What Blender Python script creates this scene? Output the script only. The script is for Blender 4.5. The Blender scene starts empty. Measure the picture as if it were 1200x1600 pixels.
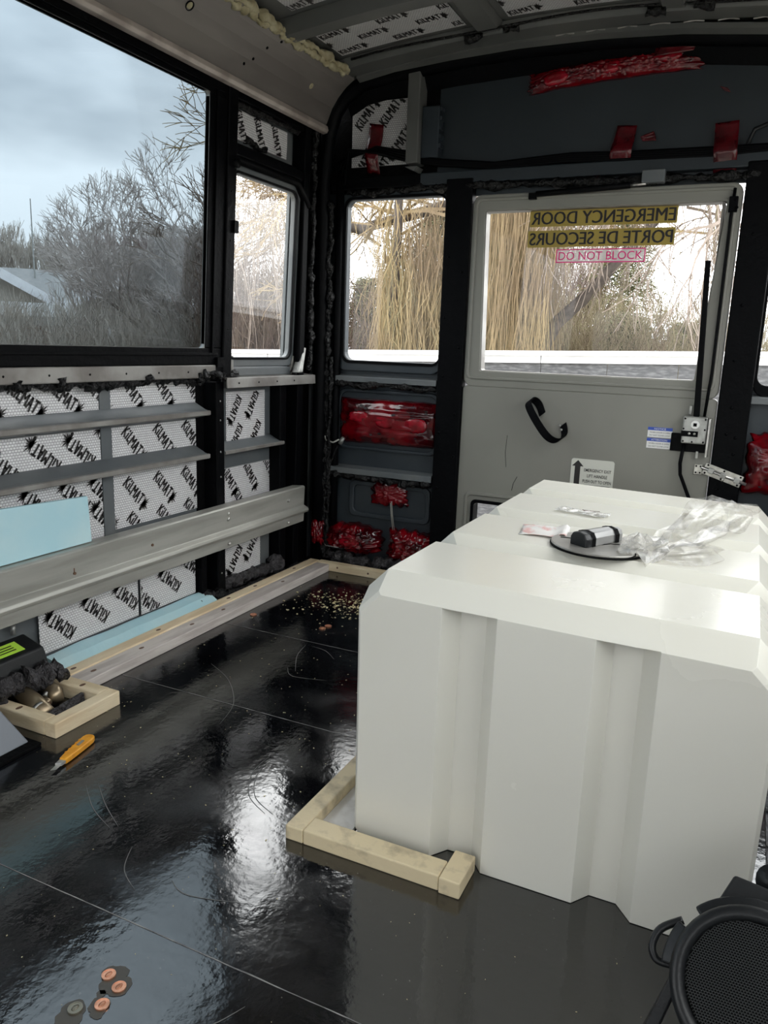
import bpy, bmesh, math, random
from mathutils import Vector, Matrix, noise
random.seed(7)
C = bpy.context.scene.collection
PI = math.pi

# ------------------------------------------------------------------ camera
CAMH = 0.85
yaw, pitch, roll, F = math.radians(24.95350417), math.radians(12.21919836), math.radians(2.03970413), 1205.287
cy, sy, cp, sp = math.cos(yaw), math.sin(yaw), math.cos(pitch), math.sin(pitch)
fw = Vector((-sy*cp, cy*cp, -sp)); rt = Vector((cy, sy, 0)); up = rt.cross(fw)
r2 = math.cos(roll)*rt + math.sin(roll)*up; u2 = -math.sin(roll)*rt + math.cos(roll)*up
cd = bpy.data.cameras.new('camera'); cam = bpy.data.objects.new('camera', cd); C.objects.link(cam)
cam.matrix_world = Matrix(((r2.x, u2.x, -fw.x, 0), (r2.y, u2.y, -fw.y, 0), (r2.z, u2.z, -fw.z, CAMH), (0, 0, 0, 1)))
cd.sensor_fit = 'VERTICAL'; cd.sensor_height = 32.0; cd.lens = F/1600*32.0; cd.clip_start = 0.02; cd.clip_end = 2000
bpy.context.scene.camera = cam

# ------------------------------------------------------------------ world + exposure
vs = bpy.context.scene.view_settings
vs.view_transform = 'Standard'; vs.look = 'None'; vs.gamma = 1.0; vs.use_curve_mapping = False
vs.exposure = 2.25
W = bpy.data.worlds.new('world'); bpy.context.scene.world = W; W.use_nodes = True
nt = W.node_tree; nt.nodes.clear()
def N(nt, t, **k):
    n = nt.nodes.new(t)
    for a, b in k.items():
        if a.startswith('i_'): n.inputs[a[2:].replace('_', ' ')].default_value = b
        else: setattr(n, a, b)
    return n
L = lambda nt, a, b: nt.links.new(a, b)
wo = N(nt, 'ShaderNodeOutputWorld'); bg = N(nt, 'ShaderNodeBackground'); tc = N(nt, 'ShaderNodeTexCoord')
ns = N(nt, 'ShaderNodeTexNoise'); ns.inputs['Scale'].default_value = 1.7; ns.inputs['Detail'].default_value = 5
mp = N(nt, 'ShaderNodeMapping'); mp.inputs['Scale'].default_value = (1, 1, 2.6); mp.inputs['Location'].default_value = (2.2, 8.1, 5.5)
cr = N(nt, 'ShaderNodeValToRGB')
cr.color_ramp.elements[0].position = 0.32; cr.color_ramp.elements[0].color = (0.33, 0.365, 0.40, 1)
cr.color_ramp.elements[1].position = 0.58; cr.color_ramp.elements[1].color = (1.0, 1.0, 1.0, 1)
sx = N(nt, 'ShaderNodeSeparateXYZ'); mr = N(nt, 'ShaderNodeMapRange')
mr.inputs['From Min'].default_value = 0.0; mr.inputs['From Max'].default_value = 1.0   # overcast sky: brighter towards the zenith
mr.inputs['To Min'].default_value = 1.0; mr.inputs['To Max'].default_value = 3.0
L(nt, tc.outputs['Generated'], mp.inputs['Vector']); L(nt, mp.outputs[0], ns.inputs['Vector']); L(nt, ns.outputs['Fac'], cr.inputs['Fac'])
L(nt, tc.outputs['Generated'], sx.inputs[0]); L(nt, sx.outputs['Z'], mr.inputs['Value']); L(nt, cr.outputs['Color'], bg.inputs['Color'])
st_m = N(nt, 'ShaderNodeMath', operation='MULTIPLY'); st_m.inputs[1].default_value = 0.75
L(nt, mr.outputs[0], st_m.inputs[0]); L(nt, st_m.outputs[0], bg.inputs['Strength'])
L(nt, bg.outputs[0], wo.inputs['Surface'])

# ------------------------------------------------------------------ materials
def pmat(name, col, rough=0.5, metal=0.0, col2=None, cscale=8, cdetail=4, cpos=(0.4, 0.62), stretch=(1, 1, 1), bump=0.0, bscale=40,
         bstretch=None, spec=0.5, coat=0.0, sss=0.0, trans=0.0, emit=None, ior=None, rough2=None, alpha=None, bdist=0.01):
    m = bpy.data.materials.new(name); m.use_nodes = True; nt = m.node_tree; p = nt.nodes['Principled BSDF']
    p.inputs['Base Color'].default_value = (*col, 1); p.inputs['Roughness'].default_value = rough; p.inputs['Metallic'].default_value = metal
    p.inputs['Specular IOR Level'].default_value = spec; p.inputs['Coat Weight'].default_value = coat; p.inputs['Coat Roughness'].default_value = 0.08
    if sss: p.inputs['Subsurface Weight'].default_value = sss; p.inputs['Subsurface Radius'].default_value = (0.06, 0.06, 0.05); p.inputs['Subsurface Scale'].default_value = 0.6
    if trans: p.inputs['Transmission Weight'].default_value = trans
    if ior: p.inputs['IOR'].default_value = ior
    if alpha is not None: p.inputs['Alpha'].default_value = alpha
    if emit: p.inputs['Emission Color'].default_value = (*emit[0], 1); p.inputs['Emission Strength'].default_value = emit[1]
    tcn = N(nt, 'ShaderNodeNewGeometry')
    if col2 or rough2 is not None:
        mpn = N(nt, 'ShaderNodeMapping'); mpn.inputs['Scale'].default_value = stretch
        n = N(nt, 'ShaderNodeTexNoise'); n.inputs['Scale'].default_value = cscale; n.inputs['Detail'].default_value = cdetail
        r = N(nt, 'ShaderNodeValToRGB'); r.color_ramp.elements[0].position, r.color_ramp.elements[1].position = cpos
        L(nt, tcn.outputs['Position'], mpn.inputs['Vector']); L(nt, mpn.outputs[0], n.inputs['Vector']); L(nt, n.outputs['Fac'], r.inputs['Fac'])
        if col2:
            mm = N(nt, 'ShaderNodeMixRGB'); mm.inputs['Color1'].default_value = (*col, 1); mm.inputs['Color2'].default_value = (*col2, 1)
            L(nt, r.outputs[0], mm.inputs['Fac']); L(nt, mm.outputs[0], p.inputs['Base Color'])
        if rough2 is not None:
            q = N(nt, 'ShaderNodeMapRange'); q.inputs['To Min'].default_value = rough; q.inputs['To Max'].default_value = rough2
            L(nt, r.outputs[0], q.inputs['Value']); L(nt, q.outputs[0], p.inputs['Roughness'])
    if bump:
        mpb = N(nt, 'ShaderNodeMapping'); mpb.inputs['Scale'].default_value = bstretch or (1, 1, 1)
        nb = N(nt, 'ShaderNodeTexNoise'); nb.inputs['Scale'].default_value = bscale; nb.inputs['Detail'].default_value = 4
        b = N(nt, 'ShaderNodeBump'); b.inputs['Strength'].default_value = bump; b.inputs['Distance'].default_value = bdist
        L(nt, tcn.outputs['Position'], mpb.inputs['Vector']); L(nt, mpb.outputs[0], nb.inputs['Vector'])
        L(nt, nb.outputs['Fac'], b.inputs['Height']); L(nt, b.outputs[0], p.inputs['Normal'])
    return m
M = {}
M['black'] = pmat('black_paint', (0.0018, 0.002, 0.0026), 0.45, bump=0.15, bscale=60, spec=0.07)
M['blackdull'] = pmat('black_dull', (0.002, 0.002, 0.0023), 0.7, bump=0.4, bscale=50, spec=0.08)
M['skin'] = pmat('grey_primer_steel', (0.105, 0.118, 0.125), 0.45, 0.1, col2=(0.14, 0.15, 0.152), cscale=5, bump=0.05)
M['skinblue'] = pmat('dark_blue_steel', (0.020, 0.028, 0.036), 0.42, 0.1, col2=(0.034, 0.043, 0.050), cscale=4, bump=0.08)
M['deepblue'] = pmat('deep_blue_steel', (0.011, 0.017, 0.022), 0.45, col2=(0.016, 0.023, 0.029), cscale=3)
M['gunk'] = pmat('black_sealant', (0.003, 0.003, 0.0035), 0.3, spec=0.3, col2=(0.009, 0.009, 0.009), cscale=45, bump=0.9, bscale=70, bdist=0.02)
M['greygunk'] = pmat('grey_undercoat', (0.03, 0.027, 0.029), 0.5, col2=(0.07, 0.066, 0.07), cscale=60, bump=1.0, bscale=90, bdist=0.02)
M['rail'] = pmat('worn_aluminium', (0.43, 0.425, 0.385), 0.42, 0.35, col2=(0.33, 0.325, 0.29), cscale=3, stretch=(6, 1, 10), bump=0.06, bscale=50)
M['lip'] = pmat('bare_metal_lip', (0.33, 0.32, 0.30), 0.4, 0.4, col2=(0.2, 0.185, 0.17), cscale=9, bump=0.1)
M['cove'] = pmat('cove_metal', (0.20, 0.182, 0.168), 0.45, 0.25, col2=(0.145, 0.13, 0.12), cscale=2.2, stretch=(4, 1, 4), bump=0.05)
M['covelip'] = pmat('worn_cove_lip', (0.50, 0.44, 0.40), 0.4, 0.3, col2=(0.34, 0.29, 0.26), cscale=12)
M['ceil'] = pmat('ceiling_steel', (0.085, 0.088, 0.085), 0.5, 0.1, col2=(0.115, 0.117, 0.11), cscale=4)
M['print'] = pmat('black_ink', (0.012, 0.010, 0.010), 0.45)
M['door'] = pmat('cream_door_paint', (0.235, 0.232, 0.203), 0.4, col2=(0.215, 0.21, 0.185), cscale=3, bump=0.03)
M['wood'] = pmat('pale_pine', (0.82, 0.69, 0.48), 0.55, col2=(0.70, 0.55, 0.35), cscale=7, stretch=(5, 1, 8), bump=0.12, bscale=40, bstretch=(8, 1, 8))
M['woodx'] = pmat('pale_pine_cross', (0.80, 0.68, 0.48), 0.55, col2=(0.66, 0.53, 0.34), cscale=9, stretch=(1, 4, 7), bump=0.15, bscale=40, bstretch=(1, 8, 8))
M['wooddirty'] = pmat('smudged_pine', (0.68, 0.57, 0.37), 0.6, col2=(0.34, 0.28, 0.19), cscale=26, cpos=(0.5, 0.75), bump=0.12, bscale=60)
M['woodgrey'] = pmat('weathered_pine', (0.62, 0.57, 0.53), 0.6, col2=(0.47, 0.42, 0.39), cscale=6, stretch=(9, 1, 9), bump=0.15, bscale=40, bstretch=(8, 1, 8))
M['knot'] = pmat('knot_brown', (0.13, 0.07, 0.04), 0.6)
M['foam'] = pmat('blue_foam', (0.42, 0.66, 0.73), 0.6, col2=(0.50, 0.70, 0.74), cscale=6, bump=0.1)
M['puff'] = pmat('cream_expanding_foam', (0.42, 0.38, 0.25), 0.7, col2=(0.30, 0.26, 0.15), cscale=30, bump=0.6, bscale=60)
M['tank'] = pmat('milky_polyethylene', (0.745, 0.735, 0.665), 0.23, col2=(0.71, 0.692, 0.615), cscale=3, cdetail=12, cpos=(0.15, 0.90), sss=0.12, bump=0.05, bscale=14, rough2=0.30, coat=0.12)
M['film'] = pmat('red_film', (0.17, 0.001, 0.005), 0.14, col2=(0.035, 0.0004, 0.002), cscale=13, cpos=(0.40, 0.60), coat=0.4, bump=0.25, bscale=22, bdist=0.01, spec=0.4)
M['filmdaylit'] = pmat('daylit_red_lens', (0.36, 0.002, 0.015), 0.2, col2=(0.14, 0.001, 0.004), cscale=22, coat=0.2, bump=0.25, bscale=26, bdist=0.01)  # brighter red painted in for daylight passing through the lamp lenses
M['tape'] = pmat('red_tape', (0.09, 0.0012, 0.005), 0.25, col2=(0.05, 0.0008, 0.003), cscale=25, coat=0.15, bump=0.3, bscale=40)
M['chrome'] = pmat('bright_metal', (0.62, 0.61, 0.58), 0.28, 0.85, col2=(0.42, 0.41, 0.38), cscale=40)
M['zinc'] = pmat('zinc_plate', (0.42, 0.42, 0.40), 0.38, 0.6, col2=(0.30, 0.30, 0.28), cscale=40)
M['plastic'] = pmat('black_plastic', (0.009, 0.010, 0.011), 0.4, spec=0.35, bump=0.06, bscale=250)
M['greyplastic'] = pmat('silver_plastic', (0.27, 0.27, 0.265), 0.35, 0.3)
M['disc'] = pmat('grey_disc', (0.30, 0.29, 0.27), 0.4, 0.3, col2=(0.25, 0.24, 0.22), cscale=20)
M['white'] = pmat('white_label', (0.8, 0.8, 0.78), 0.4)
M['offwhite'] = pmat('sign_white', (0.62, 0.62, 0.56), 0.45)
M['blue'] = pmat('label_blue', (0.03, 0.08, 0.42), 0.4)
M['yellow'] = pmat('decal_yellow', (0.38, 0.28, 0.05), 0.4)
M['pink'] = pmat('sign_pink', (0.80, 0.02, 0.22), 0.4)
M['lime'] = pmat('lime_label', (0.50, 0.80, 0.08), 0.45)
M['orange'] = pmat('orange_plastic', (0.80, 0.36, 0.02), 0.35, col2=(0.70, 0.28, 0.015), cscale=60)
M['copper'] = pmat('copper', (0.78, 0.38, 0.24), 0.3, 0.8, col2=(0.55, 0.25, 0.15), cscale=120)
M['nickel'] = pmat('dull_coin', (0.25, 0.23, 0.18), 0.35, 0.8)
M['water'] = pmat('damp_stain', (0.05, 0.043, 0.033), 0.35)
M['pipe'] = pmat('dusty_brass_pipe', (0.33, 0.26, 0.17), 0.32, 0.7, col2=(0.22, 0.17, 0.11), cscale=20)
M['slate'] = pmat('slate_grey_panel', (0.17, 0.185, 0.21), 0.4, 0.1)
M['chip'] = pmat('wood_crumb', (0.6, 0.52, 0.30), 0.7)
M['dust'] = pmat('pale_seam', (0.26, 0.26, 0.25), 0.6, col2=(0.12, 0.12, 0.12), cscale=30)
M['scratch'] = pmat('scratch_grey', (0.12, 0.12, 0.115), 0.5)
M['ply'] = pmat('white_plywood', (0.62, 0.60, 0.57), 0.5, col2=(0.40, 0.38, 0.35), cscale=30, cpos=(0.5, 0.8))
M['grille'] = pmat('grille_wire', (0.02, 0.022, 0.023), 0.4)
M['led'] = pmat('red_led', (0.9, 0.05, 0.02), 0.3, emit=((1, 0.08, 0.03), 3.0))
M['bag'] = None

def trans_mat(name, tint, gloss=0.06, rough=0.02, dirt=None):
    m = bpy.data.materials.new(name); m.use_nodes = True; nt = m.node_tree; nt.nodes.clear()
    o = N(nt, 'ShaderNodeOutputMaterial'); t = N(nt, 'ShaderNodeBsdfTransparent'); g = N(nt, 'ShaderNodeBsdfGlossy'); mxs = N(nt, 'ShaderNodeMixShader')
    t.inputs['Color'].default_value = (*tint, 1); g.inputs['Roughness'].default_value = rough
    lw = N(nt, 'ShaderNodeLayerWeight'); lw.inputs['Blend'].default_value = 0.25
    mrr = N(nt, 'ShaderNodeMapRange'); mrr.inputs['To Min'].default_value = gloss; mrr.inputs['To Max'].default_value = 0.15
    L(nt, lw.outputs['Fresnel'], mrr.inputs['Value']); L(nt, mrr.outputs[0], mxs.inputs[0]); L(nt, t.outputs[0], mxs.inputs[1]); L(nt, g.outputs[0], mxs.inputs[2])
    last = mxs.outputs[0]
    if dirt:
        d = N(nt, 'ShaderNodeBsdfDiffuse'); d.inputs['Color'].default_value = (0.8, 0.8, 0.78, 1)
        geo = N(nt, 'ShaderNodeNewGeometry'); n = N(nt, 'ShaderNodeTexNoise'); n.inputs['Scale'].default_value = dirt[0]; n.inputs['Detail'].default_value = 5
        r = N(nt, 'ShaderNodeValToRGB'); r.color_ramp.elements[0].position = 0.48; r.color_ramp.elements[1].position = 0.72
        r.color_ramp.elements[0].color = (dirt[1],)*3+(1,); r.color_ramp.elements[1].color = (dirt[2],)*3+(1,)
        m2 = N(nt, 'ShaderNodeMixShader'); L(nt, geo.outputs['Position'], n.inputs['Vector']); L(nt, n.outputs[0], r.inputs[0]); L(nt, r.outputs[0], m2.inputs[0])
        L(nt, last, m2.inputs[1]); L(nt, d.outputs[0], m2.inputs[2]); last = m2.outputs[0]
    L(nt, last, o.inputs['Surface']); return m
M['glass'] = trans_mat('clear_glass', (0.98, 0.985, 0.98), 0.015)
M['tint'] = trans_mat('blue_tinted_glass', (0.40, 0.44, 0.465), 0.006)
M['bag'] = trans_mat('clear_plastic_film', (0.97, 0.965, 0.955), 0.05, 0.12, dirt=(40, 0.02, 0.20))
M['bagdense'] = trans_mat('bunched_plastic_film', (0.93, 0.92, 0.90), 0.08, 0.15, dirt=(60, 0.25, 0.55))

def foil(name, mapping, dark=1.0):
    m = bpy.data.materials.new(name); m.use_nodes = True; nt = m.node_tree; p = nt.nodes['Principled BSDF']
    g = N(nt, 'ShaderNodeNewGeometry'); s = N(nt, 'ShaderNodeSeparateXYZ'); c = N(nt, 'ShaderNodeCombineXYZ')
    L(nt, g.outputs['Position'], s.inputs[0])
    for i, a in enumerate(mapping): L(nt, s.outputs[a], c.inputs[i])
    b = N(nt, 'ShaderNodeTexBrick'); b.inputs['Scale'].default_value = 1.0
    b.inputs['Brick Width'].default_value = 0.0085; b.inputs['Row Height'].default_value = 0.0068; b.inputs['Mortar Size'].default_value = 0.0011
    b.inputs['Mortar Smooth'].default_value = 0.6
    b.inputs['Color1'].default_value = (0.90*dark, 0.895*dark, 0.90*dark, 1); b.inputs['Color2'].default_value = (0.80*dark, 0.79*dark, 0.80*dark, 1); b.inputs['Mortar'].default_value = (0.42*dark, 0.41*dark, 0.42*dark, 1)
    L(nt, c.outputs[0], b.inputs['Vector']); L(nt, b.outputs['Color'], p.inputs['Base Color'])
    bp = N(nt, 'ShaderNodeBump'); bp.inputs['Strength'].default_value = 0.7; bp.inputs['Distance'].default_value = 0.002; bp.invert = True
    L(nt, b.outputs['Fac'], bp.inputs['Height']); L(nt, bp.outputs[0], p.inputs['Normal'])
    p.inputs['Metallic'].default_value = 0.08; p.inputs['Roughness'].default_value = 0.38
    return m
M['foilL'] = foil('foil_side', ('Y', 'Z', 'X')); M['foilR'] = foil('foil_rear', ('X', 'Z', 'Y'), 0.8); M['foilC'] = foil('foil_ceiling', ('X', 'Y', 'Z'), 0.7)  # rear and ceiling: same foil, colour dimmed for the weaker light there

def floor_mat():
    m = bpy.data.materials.new('glossy_black_floor'); m.use_nodes = True; nt = m.node_tree; p = nt.nodes['Principled BSDF']
    g = N(nt, 'ShaderNodeNewGeometry')
    def noi(scale, stretch=(1, 1, 1), rot=0, det=5):
        mp = N(nt, 'ShaderNodeMapping'); mp.inputs['Scale'].default_value = stretch; mp.inputs['Rotation'].default_value = (0, 0, rot)
        n = N(nt, 'ShaderNodeTexNoise'); n.inputs['Scale'].default_value = scale; n.inputs['Detail'].default_value = det
        L(nt, g.outputs['Position'], mp.inputs['Vector']); L(nt, mp.outputs[0], n.inputs['Vector']); return n.outputs['Fac']
    def ramp(src, a, b, ca, cb):
        r = N(nt, 'ShaderNodeMapRange'); r.inputs['From Min'].default_value = a; r.inputs['From Max'].default_value = b
        r.inputs['To Min'].default_value = ca; r.inputs['To Max'].default_value = cb; L(nt, src, r.inputs['Value']); return r.outputs[0]
    def mixc(f, a, b):
        x = N(nt, 'ShaderNodeMixRGB')
        if isinstance(a, tuple): x.inputs[1].default_value = (*a, 1)
        else: L(nt, a, x.inputs[1])
        x.inputs[2].default_value = (*b, 1); L(nt, f, x.inputs[0]); return x.outputs[0]
    c = mixc(ramp(noi(3.5), 0.35, 0.7, 0, 1), (0.0012, 0.0014, 0.002), (0.005, 0.0055, 0.007))
    c = mixc(ramp(noi(30, (1, 7, 1), 0.7), 0.66, 0.80, 0, 0.5), c, (0.035, 0.037, 0.04))
    c = mixc(ramp(noi(26, (8, 1, 1), -0.5), 0.68, 0.80, 0, 0.4), c, (0.035, 0.035, 0.035))
    v = N(nt, 'ShaderNodeTexVoronoi'); v.inputs['Scale'].default_value = 62; L(nt, g.outputs['Position'], v.inputs['Vector'])
    c = mixc(ramp(v.outputs['Distance'], 0.05, 0.12, 0.8, 0.0), c, (0.07, 0.067, 0.06))
    L(nt, c, p.inputs['Base Color'])
    L(nt, ramp(noi(5, (1, 1.6, 1)), 0.35, 0.7, 0.045, 0.2), p.inputs['Roughness'])
    b = N(nt, 'ShaderNodeBump'); b.inputs['Strength'].default_value = 0.16; b.inputs['Distance'].default_value = 0.0025
    ad = N(nt, 'ShaderNodeMath', operation='ADD'); L(nt, noi(60, det=4), ad.inputs[0])
    ad2 = N(nt, 'ShaderNodeMath', operation='MULTIPLY'); L(nt, noi(7, det=2), ad2.inputs[0]); ad2.inputs[1].default_value = 2.0
    L(nt, ad2.outputs[0], ad.inputs[1])
    L(nt, ad.outputs[0], b.inputs['Height']); L(nt, b.outputs[0], p.inputs['Normal'])
    p.inputs['IOR'].default_value = 1.95
    return m
M['floor'] = floor_mat()

# ------------------------------------------------------------------ builders
class MB:
    def __init__(s): s.v = []; s.f = []
    def add(s, vs, fs):
        k = len(s.v); s.v += [tuple(p) for p in vs]; s.f += [tuple(i+k for i in f) for f in fs]; return s
    def hexa(s, p): return s.add(p, [(0, 3, 2, 1), (4, 5, 6, 7), (0, 1, 5, 4), (1, 2, 6, 5), (2, 3, 7, 6), (3, 0, 4, 7)])
    def box(s, x0, x1, y0, y1, z0, z1):
        return s.hexa([(x0, y0, z0), (x1, y0, z0), (x1, y1, z0), (x0, y1, z0), (x0, y0, z1), (x1, y0, z1), (x1, y1, z1), (x0, y1, z1)])
    def obox(s, c, ax, ay, az, sx, sy, sz):
        c = Vector(c); ax, ay, az = Vector(ax), Vector(ay), Vector(az); P = []
        for z in (-1, 1):
            for x, y in ((-1, -1), (1, -1), (1, 1), (-1, 1)): P.append(c+ax*x*sx/2+ay*y*sy/2+az*z*sz/2)
        return s.hexa(P)
    def mbox(s, mp, u0, u1, v0, v1, d0, d1):      # box in a wall's own (along, up, inward) frame
        return s.hexa([mp(u0, v0, d0), mp(u1, v0, d0), mp(u1, v1, d0), mp(u0, v1, d0), mp(u0, v0, d1), mp(u1, v0, d1), mp(u1, v1, d1), mp(u0, v1, d1)])
    def loft(s, loops, cap=True, closed=True):
        n = len(loops[0]); k = len(s.v)
        for l in loops: s.v += [tuple(p) for p in l]
        for i in range(len(loops)-1):
            for j in range(n if closed else n-1):
                a = k+i*n+j; b = k+i*n+(j+1) % n; s.f.append((a, b, b+n, a+n))
        if cap and closed: s.f.append(tuple(k+j for j in reversed(range(n)))); s.f.append(tuple(k+(len(loops)-1)*n+j for j in range(n)))
        return s
    def prism(s, poly, mp, d0, d1):               # poly in (u,v), extruded d0..d1
        return s.loft([[mp(u, v, d0) for u, v in poly], [mp(u, v, d1) for u, v in poly]])
    def tube(s, path, r, n=8, closed=False):
        path = [Vector(p) for p in path]; rs = r if isinstance(r, (list, tuple)) else [r]*len(path); loops = []; ref = None
        for i, p in enumerate(path):
            t = (path[min(i+1, len(path)-1)]-path[max(i-1, 0)]).normalized()
            if ref is None: ref = Vector((0, 0, 1)) if abs(t.z) < 0.9 else Vector((1, 0, 0))
            a = (ref-t*ref.dot(t)).normalized(); b = t.cross(a); ref = a
            loops.append([p+(a*math.cos(2*PI*j/n)+b*math.sin(2*PI*j/n))*rs[i] for j in range(n)])
        return s.loft(loops)
    def ring(s, mi, mo, d0, d1):                  # between two loops of equal length: list of (mapped pts at d0),(d1)
        n = len(mi[0]); k = len(s.v)
        for l in (mi[0], mi[1], mo[0], mo[1]): s.v += [tuple(p) for p in l]
        for j in range(n):
            q = (j+1) % n
            s.f += [(k+j, k+q, k+n+q, k+n+j), (k+2*n+j, k+3*n+j, k+3*n+q, k+2*n+q), (k+n+j, k+n+q, k+3*n+q, k+3*n+j), (k+j, k+2*n+j, k+2*n+q, k+q)]
        return s
    def build(s, name, mat, parent=None, smooth=False, bevel=0, seg=2, kind=None, label=None):
        me = bpy.data.meshes.new(name); me.from_pydata(s.v, [], s.f); me.validate()
        bm = bmesh.new(); bm.from_mesh(me); bmesh.ops.recalc_face_normals(bm, faces=bm.faces); bm.to_mesh(me); bm.free()
        me.materials.append(M[mat] if isinstance(mat, str) else mat)
        if smooth: me.shade_smooth()
        o = bpy.data.objects.new(name, me); C.objects.link(o)
        if parent: o.parent = parent
        if bevel:
            b = o.modifiers.new('bevel', 'BEVEL'); b.width = bevel; b.segments = seg; b.limit_method = 'ANGLE'; b.angle_limit = 0.6
        if kind: o['kind'] = kind
        if label: o['label'] = label
        return o
def tag(o, label, cat, group=None, kind=None):
    o['label'] = label; o['category'] = cat
    if group: o['group'] = group
    if kind: o['kind'] = kind
    return o
def thing(name, label, cat, loc=(0, 0, 0), group=None):
    o = bpy.data.objects.new(name, None); C.objects.link(o); o.location = (0, 0, 0); o.empty_display_size = 0.05
    return tag(o, label, cat, group)
def struct(name, label=None):
    o = bpy.data.objects.new(name, None); C.objects.link(o); o['kind'] = 'structure'; o.empty_display_size = 0.05
    return o
def at_base(o, loc):                                  # move an empty to its thing's base, children stay put
    o.location = loc
    for c in o.children: c.matrix_parent_inverse = Matrix.Translation(Vector(loc)).inverted()
def rrect(u0, u1, v0, v1, r, n=6):
    out = []
    for cx, cz, a0 in ((u1-r, v1-r, 0), (u0+r, v1-r, 90), (u0+r, v0+r, 180), (u1-r, v0+r, 270)):
        for k in range(n+1):
            a = math.radians(a0+90*k/n); out.append((cx+r*math.cos(a), cz+r*math.sin(a)))
    return out
def frame_ring(mb, mp, inner, outer, d0, d1, warp=None):
    w = warp or (lambda u, v: (u, v))
    mi = [[mp(*w(u, v), d) for u, v in inner] for d in (d0, d1)]; mo = [[mp(u, v, d) for u, v in outer] for d in (d0, d1)]
    return mb.ring(mi, mo, d0, d1)
LEAN = 0.045
def XL(z, off=0): return -1.50+off+LEAN*max(z-0.75, 0)
def mL(u, v, d): return Vector((XL(v, d), u, v))
YR = 2.60
def mR(u, v, d): return Vector((u, YR-d, v))
def mF(u, v, d): return Vector((u, v, d))
def jit(a): return random.uniform(-a, a)

def gunk(mb, path, r, seed=0, n=8, step=0.012, amp=0.7, flat=None):
    pts = [Vector(p) for p in path]; out = []
    for a, b in zip(pts, pts[1:]):
        k = max(2, int((b-a).length/step))
        for i in range(k): out.append(a.lerp(b, i/k))
    out.append(pts[-1]); rs = [r*(0.6+amp*abs(noise.noise(p*28+Vector((seed, 0, 0))))*2) for p in out]
    out = [p+Vector((noise.noise(p*22+Vector((seed, 5, 0))), noise.noise(p*22+Vector((0, seed, 9))), noise.noise(p*22+Vector((7, 0, seed)))))*r*0.8 for p in out]
    k0 = len(mb.v); mb.tube(out, rs, n)
    for i in range(k0, len(mb.v)):
        p = Vector(mb.v[i]); mb.v[i] = tuple(p+Vector((noise.noise(p*90), noise.noise(p*90+Vector((3, 3, 3))), noise.noise(p*90+Vector((9, 1, 4)))))*r*0.6)
    return mb

# foil print: bold hand-drawn letters + a spiky paw emblem, laid out as flat ink and clipped to its panel
def bar(a, b, w):
    a, b = Vector(a), Vector(b); d = (b-a).normalized(); n = Vector((-d.y, d.x))*w/2; a = a-d*w*0.1; b = b+d*w*0.1
    return [a+n, a-n, b-n, b+n]
GL = {'K': (0.62, [((.1, -.1), (.12, 1)), ((.12, .45), (.52, 1.0)), ((.2, .55), (.56, 0))]),
      'i': (0.30, [((.14, 0), (.14, .62)), ((.14, .8), (.14, .98))]),
      'L': (0.48, [((.12, .05), (.12, 1)), ((.1, .08), (.42, .08))]),
      'M': (0.80, [((.1, -.12), (.12, .95)), ((.14, .9), (.38, .45)), ((.38, .45), (.62, .9)), ((.64, .95), (.66, 0))]),
      'A': (0.62, [((.06, 0), (.26, .95)), ((.28, .95), (.5, -.15)), ((.14, .35), (.42, .35))]),
      'T': (0.55, [((.0, .92), (.54, .97)), ((.27, .95), (.27, .0))])}
def word_polys():
    x = 0; out = []
    for ch in 'KiLMAT':
        w, st = GL[ch]
        for a, b in st: out.append(bar((x+a[0], a[1]), (x+b[0], b[1]), 0.19))
        x += w
    cx = x+0.42; cyy = 0.42
    for k in range(11):
        a = -2.2+k*0.42; r = 0.62+0.16*((k*7) % 3); p = Vector((cx, cyy)); d = Vector((math.cos(a), math.sin(a))); n = Vector((-d.y, d.x))
        out.append([p+n*0.13, p-n*0.13, p+d*r*0.6-n*0.07, p+d*r, p+d*r*0.55+n*0.06])
    out.append([Vector((cx+0.24*math.cos(t*PI/4), cyy+0.26*math.sin(t*PI/4))) for t in range(8)])
    out.append([Vector((cx-.1, -.35)), Vector((cx+.12, -.3)), Vector((cx+.05, .2)), Vector((cx-.12, .2))])
    tot = x+0.9
    return [[Vector((p.x-tot/2, p.y-0.45)) for p in q] for q in out]
WORD = word_polys()
def clip(poly, u0, u1, v0, v1):
    def cl(pl, ax, lim, sgn):
        o = []
        for i in range(len(pl)):
            a, b = pl[i-1], pl[i]; ia = (a[ax]-lim)*sgn >= 0; ib = (b[ax]-lim)*sgn >= 0
            if ia != ib: t = (lim-a[ax])/(b[ax]-a[ax]); o.append(a+(b-a)*t)
            if ib: o.append(b)
        return o
    for ax, lim, sg in ((0, u0, 1), (0, u1, -1), (1, v0, 1), (1, v1, -1)):
        poly = cl(poly, ax, lim, sg)
        if len(poly) < 3: return None
    return poly
mC = lambda u, v, d: Vector((u, -v, cz(u)+0.012-d))
def cz(x): return 1.790-0.09*(x+0.62)**2
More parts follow.
